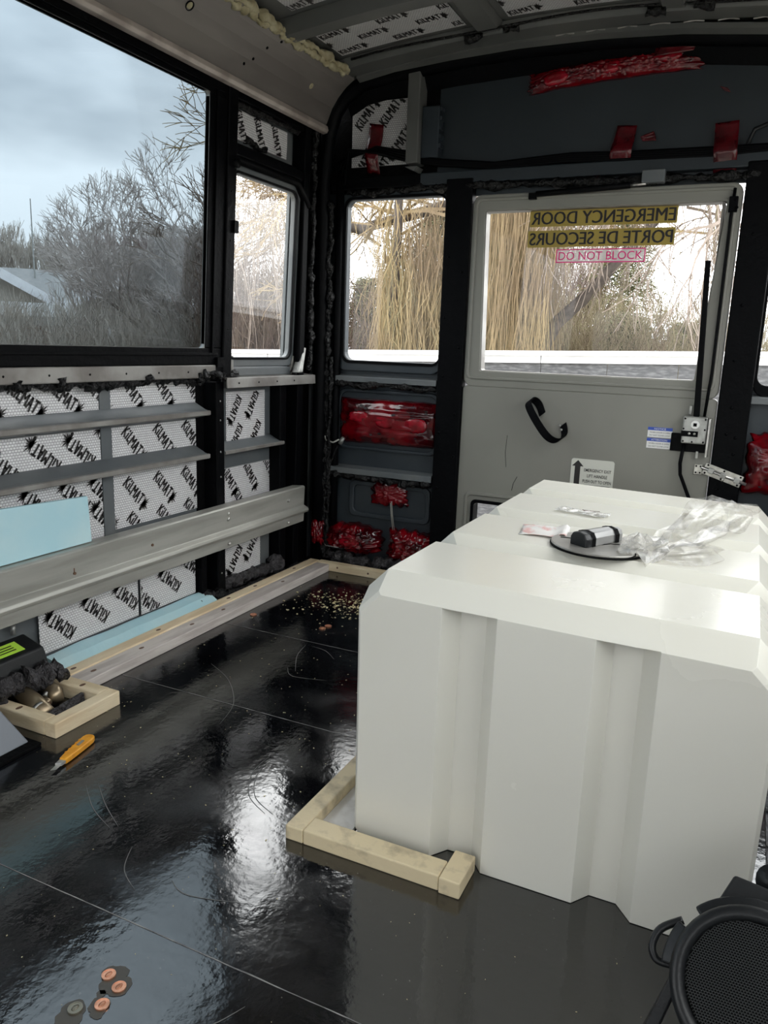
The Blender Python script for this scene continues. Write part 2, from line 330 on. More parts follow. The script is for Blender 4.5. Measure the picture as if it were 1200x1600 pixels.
def foil_panel(parent, mp, mat, u0, u1, v0, v1, d, words, size=0.033, name='foil_panel', flutter=0.0, cond=0.82):
    mb = MB(); nu, nv = 10, 6
    pts = [[mp(u0+(u1-u0)*i/nu, v0+(v1-v0)*j/nv, d+0.0025+flutter*noise.noise(Vector((u0*9+i*.45, v0*7+j*.5, 1.3)))) for i in range(nu+1)] for j in range(nv+1)]
    mb.loft(pts, cap=False, closed=False)
    if mp is not mC: mb.mbox(mp, u0, u1, v0, v1, d, d+0.0012)
    p = mb.build(name, mat, parent)
    t = MB()
    for (u, v, ang, *rest) in words:
        s = size*(rest[0] if rest else 1); ca, sa = math.cos(math.radians(ang)), math.sin(math.radians(ang))
        for q in WORD:
            w = [Vector((u+(a.x*ca*cond*s-a.y*s*sa), v+(a.x*sa*cond*s+a.y*s*ca))) for a in q]
            w = clip(w, u0+.001, u1-.001, v0+.001, v1-.001)
            if w: t.add([mp(a.x, a.y, d+0.0035+flutter*0.6) for a in w], [tuple(range(len(w)))])
    if t.v: t.build('printed_lettering', 'print', p)
    return p
def grid_words(u0, u1, v0, v1, du, dv, ang, ou=0, ov=0, shift=0.5):
    o = []; j = 0; v = v0-dv+ov
    while v < v1+dv:
        u = u0-du*2+ou+(j % 2)*du*shift
        while u < u1+du: o.append((u, v, ang)); u += du
        v += dv; j += 1
    return o
def text(parent, s, mp, u, v, h, d, mat, mirror=False, width=None, bold=0.0, name='lettering', align='CENTER'):
    cu = bpy.data.curves.new('txt', 'FONT'); cu.body = s; cu.size = 1; cu.align_x = align; cu.offset = bold; cu.resolution_u = 3
    ob = bpy.data.objects.new('txt', cu); me = bpy.data.meshes.new_from_object(ob)
    xs = [w.co.x for w in me.vertices]; ys = [w.co.y for w in me.vertices]
    k = h/(max(ys)-min(ys)) if max(ys) > min(ys) else h; kx = (width/(max(xs)-min(xs))) if width else k
    mx_ = (max(xs)+min(xs))/2; my = (max(ys)+min(ys))/2
    for w in me.vertices:
        x = (w.co.x-(mx_ if align == 'CENTER' else 0))*kx*(-1 if mirror else 1); y = (w.co.y-my)*k
        w.co = mp(u+x, v+y, d)
    me.materials.append(M[mat]); o = bpy.data.objects.new(name, me); C.objects.link(o); o.parent = parent
    bpy.data.objects.remove(ob); bpy.data.curves.remove(cu); return o
def screws(parent, pts, mp, d, r=0.0045, name='rivet', mat='zinc'):
    b = MB(); k = 8
    loops = [[(r*f*math.cos(2*PI*j/k), r*f*math.sin(2*PI*j/k), z) for j in range(k)] for f, z in ((1, 0), (0.95, r*.35), (0.45, r*.6))]
    me = None
    for u, v in pts:
        m = MB(); m.loft([[mp(u+a, v+c, d+z) for a, c, z in l] for l in loops]); m.build(name, mat, parent, smooth=True)

# ================================================================== SETTING
# ---- floor: black sheets with pale seams
fl = struct('floor')
MB().box(-1.56, 0.50, -2.25, 2.66, -0.06, -0.004).build('subfloor', 'dust', fl)
seams = [-2.2, -0.6, 0.0, 0.746, 1.392, 1.826, 2.63]
for a, b in zip(seams, seams[1:]):
    MB().box(-1.56, 0.49, a+0.0012, b-0.0012, -0.004, 0.0).build('floor_sheet', 'floor', fl)
def smooth(P, k=6):
    P = [tuple(p) for p in P]; out = []; g = lambda i: P[max(0, min(len(P)-1, i))]
    for i in range(len(P)-1):
        a, b, c, d = g(i-1), g(i), g(i+1), g(i+2)
        for j in range(k):
            t = j/k; out.append(tuple(0.5*(2*b[q]+(c[q]-a[q])*t+(2*a[q]-5*b[q]+4*c[q]-d[q])*t*t+(-a[q]+3*b[q]-3*c[q]+d[q])*t**3) for q in range(len(b))))
    return out+[P[-1]]
for y in seams[2:-1]:
    b = MB(); n_ = 120; b.loft([[Vector((-1.37+1.85*i/n_, y-w_*(0.5+abs(noise.noise(Vector((i*.35, y*9, 2)))*1.2)), 0.0005)), Vector((-1.37+1.85*i/n_, y+w_*(0.4+abs(noise.noise(Vector((i*.3, y*5, 7)))*1.2)), 0.0005))] for i in range(n_+1) for w_ in (0.0012,)], cap=False, closed=False)
    b.build('seam_dust', 'dust', fl)
def ribbon(pts, w, name, mat, parent, z=0.0006, kind=None):
    mb = MB(); P = [Vector((p[0], p[1], z)) for p in pts]; lo = []
    for i, p in enumerate(P):
        t = (P[min(i+1, len(P)-1)]-P[max(i-1, 0)]).normalized(); n = Vector((-t.y, t.x, 0)); k = w*(0.35+0.65*math.sin(PI*i/(len(P)-1)))
        lo.append([p-n*k/2, p+n*k/2])
    mb.loft(lo, cap=False, closed=False); return mb.build(name, mat, parent, kind=kind)
scr = [[(-0.995, 1.30), (-1.03, 1.40), (-1.12, 1.50), (-1.22, 1.56)], [(-0.70, 1.07), (-0.76, 1.10), (-0.80, 1.16), (-0.81, 1.22)], [(-0.715, 1.065), (-0.775, 1.10), (-0.815, 1.17), (-0.82, 1.24)],
       [(-0.90, 1.62), (-0.99, 1.60), (-1.03, 1.64)], [(-1.0, 1.63), (-1.05, 1.72), (-1.07, 1.80)], [(-0.93, 0.90), (-1.0, 0.93), (-1.07, 0.98)], [(-0.92, 0.91), (-0.99, 0.95), (-1.06, 1.0)],
       [(-0.60, 0.86), (-0.70, 0.83), (-0.745, 0.845)], [(-0.50, 0.70), (-0.52, 0.66), (-0.55, 0.63)], [(-0.78, 0.80), (-0.83, 0.83), (-0.86, 0.88)], [(-0.95, 1.75), (-1.0, 1.79), (-1.05, 1.80)]]
smb = []
for s in scr:
    # smooth the arc
    pts = []
    pts = smooth(s, 8)
    ribbon(pts, 0.0016, 'scuff_mark', 'scratch', fl)
# ---- outer ground
gr = MB(); n = 40
gr.loft([[(-70+140*i/n, -30+140*j/n, -0.92+0.12*noise.noise(Vector((i*.4, j*.4, 0)))) for i in range(n+1)] for j in range(n+1)], cap=False, closed=False)
M['ground'] = pmat('winter_ground', (0.20, 0.18, 0.14), 0.9, col2=(0.30, 0.29, 0.27), cscale=0.6)
g = gr.build('ground', 'ground', None, smooth=True, kind='structure')

# ---- left wall
wl = struct('wall_left')
def lbox(name, mat, y0, y1, z0, z1, d0, d1, parent=None, bevel=0.0, smooth=False):
    return MB().mbox(mL, y0, y1, z0, z1, d0, d1).build(name, mat, parent or wl, bevel=bevel)
SK = -0.055
sk = MB()
for (a, b, c, d) in ((-2.2, 2.64, -0.06, 0.765), (-2.2, 2.64, 1.545, 1.66), (-0.10, 0.02, 0.765, 1.545), (-2.2, -2.0, 0.765, 1.545), (2.0, 2.02, 0.765, 1.545), (2.42, 2.64, 0.765, 1.545), (2.02, 2.42, 0.765, 0.785), (2.02, 2.42, 1.352, 1.545)):
    sk.mbox(mL, a, b, c, d, SK-0.012, SK)
sk.mbox(mL, 2.60, 2.64, -0.06, 1.66, SK-0.012, SK); sk.build('wall_skin', 'skin', wl)
# black sheets: shadow painted into the recess beside the pillar; dark rear corner
lbox('dark_recess_sheet', 'blackdull', 1.925, 2.02, 0.0, 0.74, SK, SK+0.004)
lbox('dark_recess_sheet', 'blackdull', 2.34, 2.60, 0.0, 0.735, SK, SK+0.006)
lbox('dark_recess_sheet', 'blackdull', 2.435, 2.60, 0.735, 1.60, SK, SK+0.006)
# foil mats on the skin, behind the ribs (rows of the main bay)
def wgrid(y0, y1, z0, z1, ang, du, dv, ou, ov, sh=0.5): return grid_words(y0, y1, z0, z1, du, dv, ang, ou, ov, sh)
foil_panel(wl, mL, 'foilL', 0.70, 1.530, 0.645, 0.735, SK, [(0.96, .69, -38), (1.075, .69, -38), (1.19, .69, -38), (1.307, 0.690, -38), (1.423, 0.690, -38), (1.534, 0.695, -42)], flutter=0.001)
foil_panel(wl, mL, 'foilL', 1.572, 1.925, 0.645, 0.735, SK, [(1.528+0.128*k, 0.697-.004*(k == 0), -52) for k in range(0, 4)])
foil_panel(wl, mL, 'foilL', 0.70, 1.530, 0.503, 0.606, SK, [(1.00, .56, 142), (1.115, .56, 142), (1.24, 0.530, 140), (1.343, 0.556, 140), (1.457, 0.556, 140), (1.562, 0.575, 140)], flutter=0.001)
foil_panel(wl, mL, 'foilL', 1.572, 1.925, 0.503, 0.606, SK, [(1.528, 0.530, -50)]+[(1.655+0.125*k, 0.553, -50) for k in range(0, 3)])
foil_panel(wl, mL, 'foilL', 0.70, 1.530, 0.300, 0.475, SK, [(1.20, .44, 140), (1.315, 0.437, 140), (1.432, 0.440, 140), (1.527, 0.435, 132), (1.530, 0.362, 132)], flutter=0.001)
foil_panel(wl, mL, 'foilL', 1.572, 1.925, 0.322, 0.475, SK, [(1.655+0.122*k, 0.412, -48) for k in range(0, 3)]+[(1.665+0.122*k, 0.310, -48) for k in range(0, 3)]+[(1.535, 0.375, -48)])
lbox('skin_strip', 'skin', 1.532, 1.570, 0.28, 0.735, SK, SK+0.004)
# bottom mats
foil_panel(wl, mL, 'foilL', 1.292, 1.640, 0.052, 0.175, -0.045, [(1.355, 0.115, 138), (1.475, 0.122, 138), (1.59, 0.125, 138)])
foil_panel(wl, mL, 'foilL', 1.652, 1.898, 0.050, 0.178, -0.045, [(1.675, 0.085, 140), (1.775, 0.125, 140), (1.885, 0.14, 140)])
foil_panel(wl, mL, 'foilL', 2.045, 2.262, 0.055, 0.185, -0.045, [(2.105, 0.105, 232), (2.205, 0.135, 232)])
# second bay (below the small window)
foil_panel(wl, mL, M['foilL'], 2.075, 2.298, 0.488, 0.682, SK+0.004, [(2.12, 0.62, 238, 0.92), (2.22, 0.635, 238, 0.92), (2.125, 0.525, 238, 0.92), (2.235, 0.53, 238, 0.92)])
foil_panel(wl, mL, 'foilL', 2.01, 2.345, 0.30, 0.43, SK, [(2.10, 0.385, -56), (2.22, 0.385, -56), (2.04, 0.32, -56), (2.34, 0.39, -56), (2.16, 0.30, -56)])
foil_panel(wl, mL, 'foilL', 2.085, 2.375, 1.448, 1.532, SK+0.006, [(2.115, 1.485, -66, .9), (2.215, 1.485, -66, .9), (2.31, 1.49, -66, .9)], flutter=0.002)
lbox('bay_sheet', 'skin', 2.03, 2.34, 0.48, 0.70, SK, SK+0.003)
# stiffening ribs
def rib(y0, y1, zt, zb, parent=wl):
    prof = [(SK, zt+0.024), (-0.012, zt+0.003), (0.0, zt), (0.002, zb), (-0.010, zb-0.001), (SK, zb-0.012)]
    mb = MB().loft([[Vector((-1.50+a, y, b)) for a, b in prof] for y in (y0, y1)])
    o = mb.build('stiffening_rib', 'skin', parent, bevel=0.002)
    MB().loft([[Vector((-1.50+a, y, b)) for a, b in ((0.001, zt+0.001), (0.006, zt-0.001), (0.006, zb+0.003), (0.001, zb))] for y in (y0, y1)]).build('rib_lip', 'lip', o)
rib(-0.45, 1.925, 0.634, 0.619); rib(-0.45, 1.920, 0.501, 0.486); rib(2.0, 2.345, 0.500, 0.488)
# pillars
lbox('pillar', 'black', 1.962, 2.002, 0.02, 0.72, SK, 0.0, bevel=0.004)
lbox('pillar', 'black', 1.985, 2.030, 0.72, 1.575, SK, 0.006, bevel=0.004)
lbox('pillar', 'black', 2.335, 2.375, 0.02, 0.71, SK, -0.006, bevel=0.004)
lbox('pillar', 'black', 2.42, 2.455, 0.02, 1.58, SK, -0.002, bevel=0.004)
lbox('pillar', 'black', 1.905, 1.930, 0.04, 0.20, SK, -0.02, bevel=0.003)
screws(wl, [(2.006, z) for z in (0.88, 1.0, 1.14, 1.28, 1.42)], mL, 0.006, 0.003, mat='black')
screws(wl, [(1.98, z) for z in (0.10, 0.42, 0.50, 0.60, 0.66)], mL, 0.0, 0.003)
lbox('pillar_clip', 'black', 2.016, 2.036, 1.165, 1.20, 0.0, 0.014)
# sill lips
lbox('window_sill_lip', 'lip', -0.45, 1.955, 0.733, 0.772, -0.03, 0.004, bevel=0.003)
screws(wl, [(0.95+0.125*k, 0.752) for k in range(8)], mL, 0.004, 0.003, mat='black')
lbox('window_sill_lip', 'skin', 2.0, 2.47, 0.735, 0.762, SK, -0.012, bevel=0.003)
MB().loft([[Vector((-1.50+a, y, b)) for a, b in ((-0.05, 0.738), (0.020, 0.732), (0.022, 0.700), (0.016, 0.700), (0.015, 0.726), (-0.05, 0.730))] for y in (1.99, 2.53)]).build('sill_angle', 'lip', wl, bevel=0.0015)
screws(wl, [(2.05+0.11*k, 0.715) for k in range(4)], mL, 0.022, 0.003, mat='black')
# brackets at the small window foot
for (y, s) in ((2.035, 1), (2.43, -1)):
    MB().prism([(y-0.02, 0.735), (y+0.03, 0.735), (y+0.028*s, 0.745), (y+0.020*s+.004, 0.80), (y+0.008*s, 0.80)], mL, -0.02, -0.008).build('corner_gusset', 'lip', wl, bevel=0.002)
    b = MB(); gunk(b, [mL(y-0.02, 0.742, 0.0), mL(y+0.03, 0.742, 0.004)], 0.010, y); b.build('sealant_blob', 'gunk', wl, smooth=True)
MB().hexa([mL(2.395, 0.742, 0), mL(2.425, 0.742, 0), mL(2.425, 0.742, 0.03), mL(2.395, 0.742, 0.03), mL(2.455, 0.83, -0.01), mL(2.475, 0.83, -0.01), mL(2.475, 0.83, 0.01), mL(2.455, 0.83, 0.01)]).build('corner_gusset', 'zinc', wl, bevel=0.003)
# hanging sealant under the sill
b = MB(); gunk(b, [mL(0.6, 0.727, -0.02), mL(1.94, 0.727, -0.02)], 0.013, 3, step=0.008, amp=1.0); b.build('sealant_bead', 'gunk', wl, smooth=True)
b = MB()
for y in (1.24, 1.36, 1.655, 1.88): gunk(b, [mL(y, 0.775-0.03, 0.002), mL(y+.004, 0.722, 0.0)], 0.011, y*9)
gunk(b, [mL(1.90, 0.745, 0.0), mL(1.985, 0.735, 0.004)], 0.016, 2.2); b.build('sealant_blob', 'gunk', wl, smooth=True)
b = MB(); gunk(b, [mL(2.03, 0.035, -0.03), mL(2.34, 0.045, -0.02)], 0.024, 5); b.build('sealant_bead', 'greygunk', wl, smooth=True)
b = MB(); gunk(b, [mL(1.27, 0.012, 0.0), mL(2.5, 0.012, 0.0)], 0.013, 8); b.build('sealant_bead', 'gunk', wl, smooth=True)
b = MB(); gunk(b, [mL(1.89, 0.03, -0.03), mL(1.99, 0.03, -0.01)], 0.022, 15); b.build('sealant_bead', 'gunk', wl, smooth=True)
b = MB(); gunk(b, [mL(2.05, 1.540, -0.03), mL(2.42, 1.545, -0.03)], 0.011, 18); b.build('sealant_bead', 'gunk', wl, smooth=True)
b = MB(); gunk(b, [mL(2.14, 1.455, -0.045), mL(2.25, 1.45, -0.045)], 0.012, 19); b.build('sealant_blob', 'gunk', wl, smooth=True)
# header above small window
lbox('header_bar', 'black', 2.02, 2.50, 1.545, 1.60, SK, -0.01, bevel=0.004)
lbox('header_bar', 'black', 2.02, 2.47, 1.385, 1.425, SK, -0.004, bevel=0.008)
MB().tube([mL(2.02, 1.375, -0.002), mL(2.38, 1.375, -0.002), mL(2.455, 1.31, -0.002)], 0.013, 8).build('window_drip_rail', 'black', wl, smooth=True)
b = MB(); b.tube([mL(2.018, 1.36, -0.01), mL(2.018, 1.36, 0.018)], 0.014, 12); b.build('round_plug', 'black', wl, smooth=True)

# ---- windows in the left wall
w1 = struct('window_1')
fr = MB(); fy0, fy1 = 0.02, 1.985
for (a, b, c, d) in ((fy0, fy1, 0.772, 0.822), (fy0, fy1, 1.524, 1.562), (1.905, fy1, 0.822, 1.524), (fy0, 0.09, 0.822, 1.524)): fr.mbox(mL, a, b, c, d, -0.018, 0.0)
fo = fr.build('window_frame', 'black', w1, bevel=0.003)
r = MB()
for (a, b, c, d) in ((fy0, 1.96, 0.800, 0.808), (fy0, 1.965, 1.537, 1.542), (1.932, 1.940, 0.80, 1.545)): r.mbox(mL, a, b, c, d, 0.0, 0.006)
r.build('frame_bead', 'black', w1, bevel=0.001)
r = MB(); frame_ring(r, mL, rrect(0.09, 1.905, 0.822, 1.524, 0.012), rrect(0.085, 1.909, 0.819, 1.527, 0.012), -0.016, -0.002); r.build('glazing_seal', 'lip', w1)
MB().mbox(mL, 0.05, 1.945, 0.80, 1.55, -0.016, -0.011).build('glass_pane', 'tint', w1)
lbox('frame_foot', 'black', 1.955, 1.990, 0.765, 0.795, 0.0, 0.01, parent=w1)
w2 = struct('window_2')
inn = rrect(2.032, 2.390, 0.796, 1.340, 0.028)
r = MB(); frame_ring(r, mL, inn, rrect(2.012, 2.425, 0.765, 1.372, 0.035), -0.03, -0.012); r.build('window_frame', 'skin', w2, bevel=0.003)
r = MB(); frame_ring(r, mL, rrect(2.030, 2.392, 0.794, 1.342, 0.030), rrect(2.023, 2.400, 0.787, 1.349, 0.034), -0.024, -0.006); r.build('rubber_seal', 'black', w2)
MB().mbox(mL, 2.01, 2.42, 0.77, 1.37, -0.028, -0.024).build('glass_pane', 'glass', w2)

# ---- rear wall
wr = struct('wall_rear')
def rbox(name, mat, x0, x1, z0, z1, d0, d1, parent=None, bevel=0.0):
    return MB().mbox(mR, x0, x1, z0, z1, d0, d1).build(name, mat, parent or wr, bevel=bevel)
b = MB()
for (a, bb, c, d) in ((-1.57, -0.93, -0.06, 0.775), (-1.56, -1.41, 0.775, 1.37), (-1.005, -0.93, 0.775, 1.37), (-1.56, -0.93, 1.37, 1.80), (-0.93, -0.06, 1.35, 1.80), (-0.06, 0.50, -0.06, 0.765), (-0.06, 0.0, 0.765, 1.37), (0.38, 0.50, 0.765, 1.37), (-0.06, 0.50, 1.37, 1.80)):
    b.mbox(mR, a, bb, c, d, -0.03, -0.018)
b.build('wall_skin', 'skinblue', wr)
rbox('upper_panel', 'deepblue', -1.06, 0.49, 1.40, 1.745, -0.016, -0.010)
rbox('dark_recess_sheet', 'blackdull', -1.50, -1.06, 1.38, 1.76, -0.016, -0.010)
foil_panel(wr, mR, 'foilR', -1.388, -1.160, 1.462, 1.672, -0.008, [(-1.33, 1.635, 52, 1.0), (-1.235, 1.64, 52, 1.0), (-1.20, 1.535, 52, 1.0), (-1.345, 1.465, 52, 1.0), (-1.27, 1.455, 52, 1.0)], flutter=0.001)
# pillars either side of the door
for (x0, x1) in ((-1.012, -0.918), (-0.090, 0.000)):
    rbox('door_pillar', 'black', x0, x1, 0.02, 1.40, -0.018, 0.024, bevel=0.004)
screws(wr, [(-0.99+jit(.006), z) for z in (0.35, 0.55, 0.75, 0.95, 1.15, 1.3)]+[(-0.935+jit(.005), z) for z in (0.27, 0.47, 0.62, 0.85, 1.1)]+[(-0.055+jit(.006), z) for z in (0.45, 0.62, 0.7, 0.84, 1.0, 1.2)]+[(-0.03, 0.61), (-0.03, 0.56)], mR, 0.024, 0.005, mat='black')
rbox('header_bar', 'deepblue', -1.11, 0.45, 1.385, 1.425, -0.018, 0.020, bevel=0.004)
rbox('header_bar', 'black', -1.46, -1.11, 1.385, 1.425, -0.018, 0.016, bevel=0.004)
b = MB(); gunk(b, [mR(-1.40, 1.378, 0.0), mR(-0.93, 1.376, 0.012), mR(-0.4, 1.368, 0.012), mR(0.3, 1.36, 0.012)], 0.012, 33); b.build('sealant_bead', 'gunk', wr, smooth=True)
# window left of door
w3 = struct('window_3')
r = MB(); frame_ring(r, mR, rrect(-1.396, -1.017, 0.791, 1.351, 0.028), rrect(-1.428, -1.012, 0.752, 1.375, 0.035), -0.03, 0.0); r.build('window_frame', 'skinblue', w3, bevel=0.003)
r = MB(); frame_ring(r, mR, rrect(-1.398, -1.0155, 0.789, 1.353, 0.030), rrect(-1.408, -1.013, 0.779, 1.362, 0.034), -0.03, 0.006); r.build('rubber_seal', 'black', w3)
MB().mbox(mR, -1.42, -1.0, 0.77, 1.37, -0.026, -0.022).build('glass_pane', 'glass', w3)
w4 = struct('window_4')
r = MB(); frame_ring(r, mR, rrect(0.008, 0.370, 0.770, 1.351, 0.028), rrect(0.0, 0.40, 0.735, 1.375, 0.035), -0.03, 0.002); r.build('window_frame', 'black', w4, bevel=0.003)
MB().mbox(mR, 0.0, 0.40, 0.76, 1.37, -0.026, -0.022).build('glass_pane', 'glass', w4)
# sills and ribs of the rear bay
def rearrib(x0, x1, zt, zb, d, mat='lip'):
    MB().loft([[mR(x, z, dd) for dd, z in ((-0.018, zt+0.006), (d, zt), (d, zb), (d-0.006, zb), (d-0.008, zt-0.006), (-0.018, zt-0.004))] for x in (x0, x1)]).build('sill_angle', mat, wr, bevel=0.0015)
rearrib(-1.465, -1.015, 0.732, 0.712, 0.022, 'skin'); rearrib(-1.45, -1.015, 0.388, 0.366, 0.03, 'skin')
rearrib(0.0, 0.47, 0.735, 0.715, 0.02, 'skin')
b = MB(); gunk(b, [mR(-1.46, 0.703, 0.012), mR(-1.02, 0.703, 0.014)], 0.011, 41, step=.008); b.build('sealant_bead', 'gunk', wr, smooth=True)
b = MB(); gunk(b, [mR(-1.44, 0.362, 0.018), mR(-1.02, 0.350, 0.018)], 0.013, 42, step=.008); b.build('sealant_bead', 'gunk', wr, smooth=True)
r = MB(); frame_ring(r, mR, rrect(-1.412, -1.022, 0.470, 0.672, 0.03), rrect(-1.425, -1.008, 0.457, 0.685, 0.036), -0.018, -0.006); r.build('pressed_ridge', 'skinblue', wr, bevel=0.004, seg=3)
r = MB(); frame_ring(r, mR, rrect(-1.345, -1.045, 0.215, 0.32, 0.02), rrect(-1.365, -1.028, 0.197, 0.338, 0.026), -0.018, -0.005); r.build('pressed_ridge', 'skinblue', wr, bevel=0.004, seg=3)
b = MB(); gunk(b, [mR(-1.47, 0.03, 0.015), mR(-0.95, 0.035, 0.02)], 0.026, 44); b.build('sealant_bead', 'greygunk', wr, smooth=True)
# bracket in the rear header
b = MB(); b.mbox(mR, -1.153, -1.108, 1.45, 1.74, -0.01, 0.055); br = b.build('header_bracket', 'ceil', wr, bevel=0.004)
b = MB(); b.mbox(mR, -1.108, -1.045, 1.47, 1.63, -0.01, 0.03); b.build('bracket_flange', 'skinblue', br, bevel=0.004)
MB().prism([(-1.153, 1.44), (-1.108, 1.44), (-1.118, 1.425)], mR, 0.0, 0.055).build('bracket_point', 'ceil', br)
for k in range(5): MB().mbox(mR, -1.045, -1.038, 1.50+.028*k, 1.512+.028*k, 0.0, 0.026).build('bracket_tooth', 'skinblue', br)
# corner trunk and rear arch hoop
arch = [(-1.468, 1.50), (-1.458, 1.57), (-1.435, 1.635), (-1.395, 1.685), (-1.33, 1.718), (-1.20, 1.738), (-1.0, 1.752), (-0.78, 1.760), (-0.53, 1.757), (-0.30, 1.743), (-0.08, 1.716), (0.15, 1.67), (0.35, 1.60)]
MB().tube([mR(-1.480, z, 0.035) for z in (0.02, 0.5, 1.0, 1.40)]+[mR(x, z, 0.035) for x, z in arch], 0.026, 10).build('corner_tube', 'black', wr, smooth=True)
MB().tube([mR(-1.425, z, 0.008) for z in (0.04, 0.5, 1.0, 1.45)], 0.016, 8).build('corner_tube', 'black', wr, smooth=True)
b = MB(); b.loft([[mR(x, z+dz, d) for dz, d in ((-0.012, 0.03), (0.004, 0.085), (0.018, 0.085), (0.02, 0.03))] for x, z in arch[4:]]); b.build('arch_flange', 'ceil', wr)
b = MB(); b.loft([[mR(x, z+dz, d) for dz, d in ((-0.06, -0.008), (-0.012, 0.03), (0.02, 0.03), (0.02, -0.012))] for x, z in arch[3:]]); b.build('arch_band', 'black', wr)
for i, (z0, z1, dx, rr) in enumerate(((0.03, 1.35, -1.455, 0.012), (0.03, 0.80, -1.44, 0.009))):
    b = MB(); gunk(b, [mR(dx, z0, 0.03), mR(dx+.005, z1, 0.03)], rr, 50+i); b.build('sealant_bead', 'gunk', wr, smooth=True)
b = MB(); gunk(b, [Vector((-1.49, 2.50, 0.75)), Vector((-1.475, 2.49, 1.2)), Vector((-1.47, 2.49, 1.56))], 0.010, 60); b.build('sealant_bead', 'gunk', wl, smooth=True)

# ---- cove over the side windows
cv = struct('trim_1')
prof = [(-1.462, 1.566), (-1.452, 1.562), (-1.447, 1.570), (-1.452, 1.586), (-1.446, 1.600), (-1.428, 1.640), (-1.405, 1.672), (-1.375, 1.702), (-1.345, 1.722), (-1.345, 1.735), (-1.50, 1.735), (-1.50, 1.566)]
MB().loft([[Vector((x, y, z)) for x, z in prof] for y in (-2.2, 2.53)]).build('cove_panel', 'cove', cv, bevel=0.002)
MB().loft([[Vector((x, y, z)) for x, z in ((-1.460, 1.558), (-1.444, 1.561), (-1.438, 1.570), (-1.442, 1.584), (-1.450, 1.587), (-1.456, 1.575))] for y in (-2.2, 2.525)]).build('cove_lip', 'covelip', cv, bevel=0.002)
def cove_pt(t, y):  # t 0..1 up the face
    P = [Vector((-1.446, y, 1.600)), Vector((-1.428, y, 1.640)), Vector((-1.405, y, 1.672)), Vector((-1.375, y, 1.702)), Vector((-1.345, y, 1.722))]
    k = min(3, int(t*4)); f = t*4-k; p = P[k].lerp(P[k+1], f); d = (P[k+1]-P[k]).normalized(); return p, d, Vector((d.z, 0, -d.x))
for (t, y, rr, mt) in ((0.50, 1.745, 0.0105, 'puff'), (0.42, 2.36, 0.010, 'puff')):
    p, d, nrm = cove_pt(t, y); e = Vector((0, 1, 0))
    circ = lambda q, off: [p+nrm*off+(d*math.cos(2*PI*j/20)+e*math.sin(2*PI*j/20))*q for j in range(20)]
    if y < 2: MB().ring([circ(rr, -0.001), circ(rr, 0.003)], [circ(rr*1.25, -0.001), circ(rr*1.25, 0.003)], 0, 0).build('hole_rim', 'blackdull', cv)
    MB().loft([circ(rr*0.97, -0.001), circ(rr*.9, 0.0012)]).build('hole_plug', mt, cv)
for (t, y) in ((0.16, 2.02), (0.30, 2.05), (0.58, 2.08), (0.80, 2.115)):
    p, d, nrm = cove_pt(t, y); e = Vector((0, 1, 0))
    MB().loft([[p+nrm*o+(d*math.cos(2*PI*j/8)+e*math.sin(2*PI*j/8))*q for j in range(8)] for o, q in ((0, .0045), (.002, .004), (.0035, .0018))]).build('rivet', 'blackdull', cv)

# ---- ceiling
ce = struct('ceiling')
def cz(x): return 1.790-0.09*(x+0.62)**2
xs = [-1.50+0.08*i for i in range(26)]
b = MB(); b.loft([[(x, y, cz(x)+0.012), (x, y, cz(x)+0.024)] for x in xs for y in (-0.45,)], cap=False, closed=False)
b = MB(); b.loft([[Vector((x, y, cz(x)+0.012)) for x in xs]+[Vector((x, y, cz(x)+0.03)) for x in reversed(xs)] for y in (-2.2, 2.63)]); b.build('roof_skin', 'ceil', ce)
def bow(y0, y1, depth, x0=-1.36, x1=0.40, mat='ceil', name='roof_bow'):
    X = [x0+(x1-x0)*i/24 for i in range(25)]
    o = MB().loft([[Vector((x, y0, cz(x)+.012)), Vector((x, y0+.012, cz(x)-depth)), Vector((x, y1-.012, cz(x)-depth)), Vector((x, y1, cz(x)+.012))] for x in X]).build(name, mat, ce, bevel=0.002)
    return o
for y in (0.30, 0.95, 1.55): bow(y, y+.07, 0.026)
bow(2.085, 2.165, 0.030)
bow(2.43, 2.53, 0.016)
for (x0, x1) in ((-0.885, -0.80), (-0.36, -0.28)):
    b = MB(); b.loft([[Vector((x0, y, cz(x0)+.012)), Vector((x0+.012, y, cz(x0)-.010)), Vector((x1-.012, y, cz(x1)-.010)), Vector((x1, y, cz(x1)+.012))] for y in (-0.4, 2.46)]); b.build('roof_stringer', 'ceil', ce, bevel=0.002)
foil_panel(ce, mC, 'foilC', -1.325, -0.905, -2.405, -2.205, 0.0, [(-1.27+0.19*k+(j % 2)*.10, -2.375+0.062*j, 6, 0.85) for k in range(-1, 4) for j in range(4)])
foil_panel(ce, mC, 'foilC', -0.775, -0.385, -2.405, -2.205, 0.0, [(-0.72+0.19*k+(j % 2)*.10, -2.375+0.062*j, 10, 0.85) for k in range(-1, 3) for j in range(4)])
foil_panel(ce, mC, 'foilC', -0.255, 0.20, -2.405, -2.205, 0.0, [(-0.22+0.19*k+(j % 2)*.10, -2.375+0.062*j, 10, 0.85) for k in range(-1, 3) for j in range(4)])
foil_panel(ce, mC, 'foilC', -1.30, -0.905, -2.06, -1.68, 0.0, [(-1.27+0.19*k+(j % 2)*.10, -2.04+0.062*j, 6, 0.85) for k in range(-1, 4) for j in range(6)])
for x in (-0.90, -0.775, -0.37, -0.25):
    b = MB(); gunk(b, [(x-.02, 2.43, cz(x)-.012), (x+.03, 2.44, cz(x)-.012)], 0.013, x*7); b.build('sealant_blob', 'gunk', ce, smooth=True)
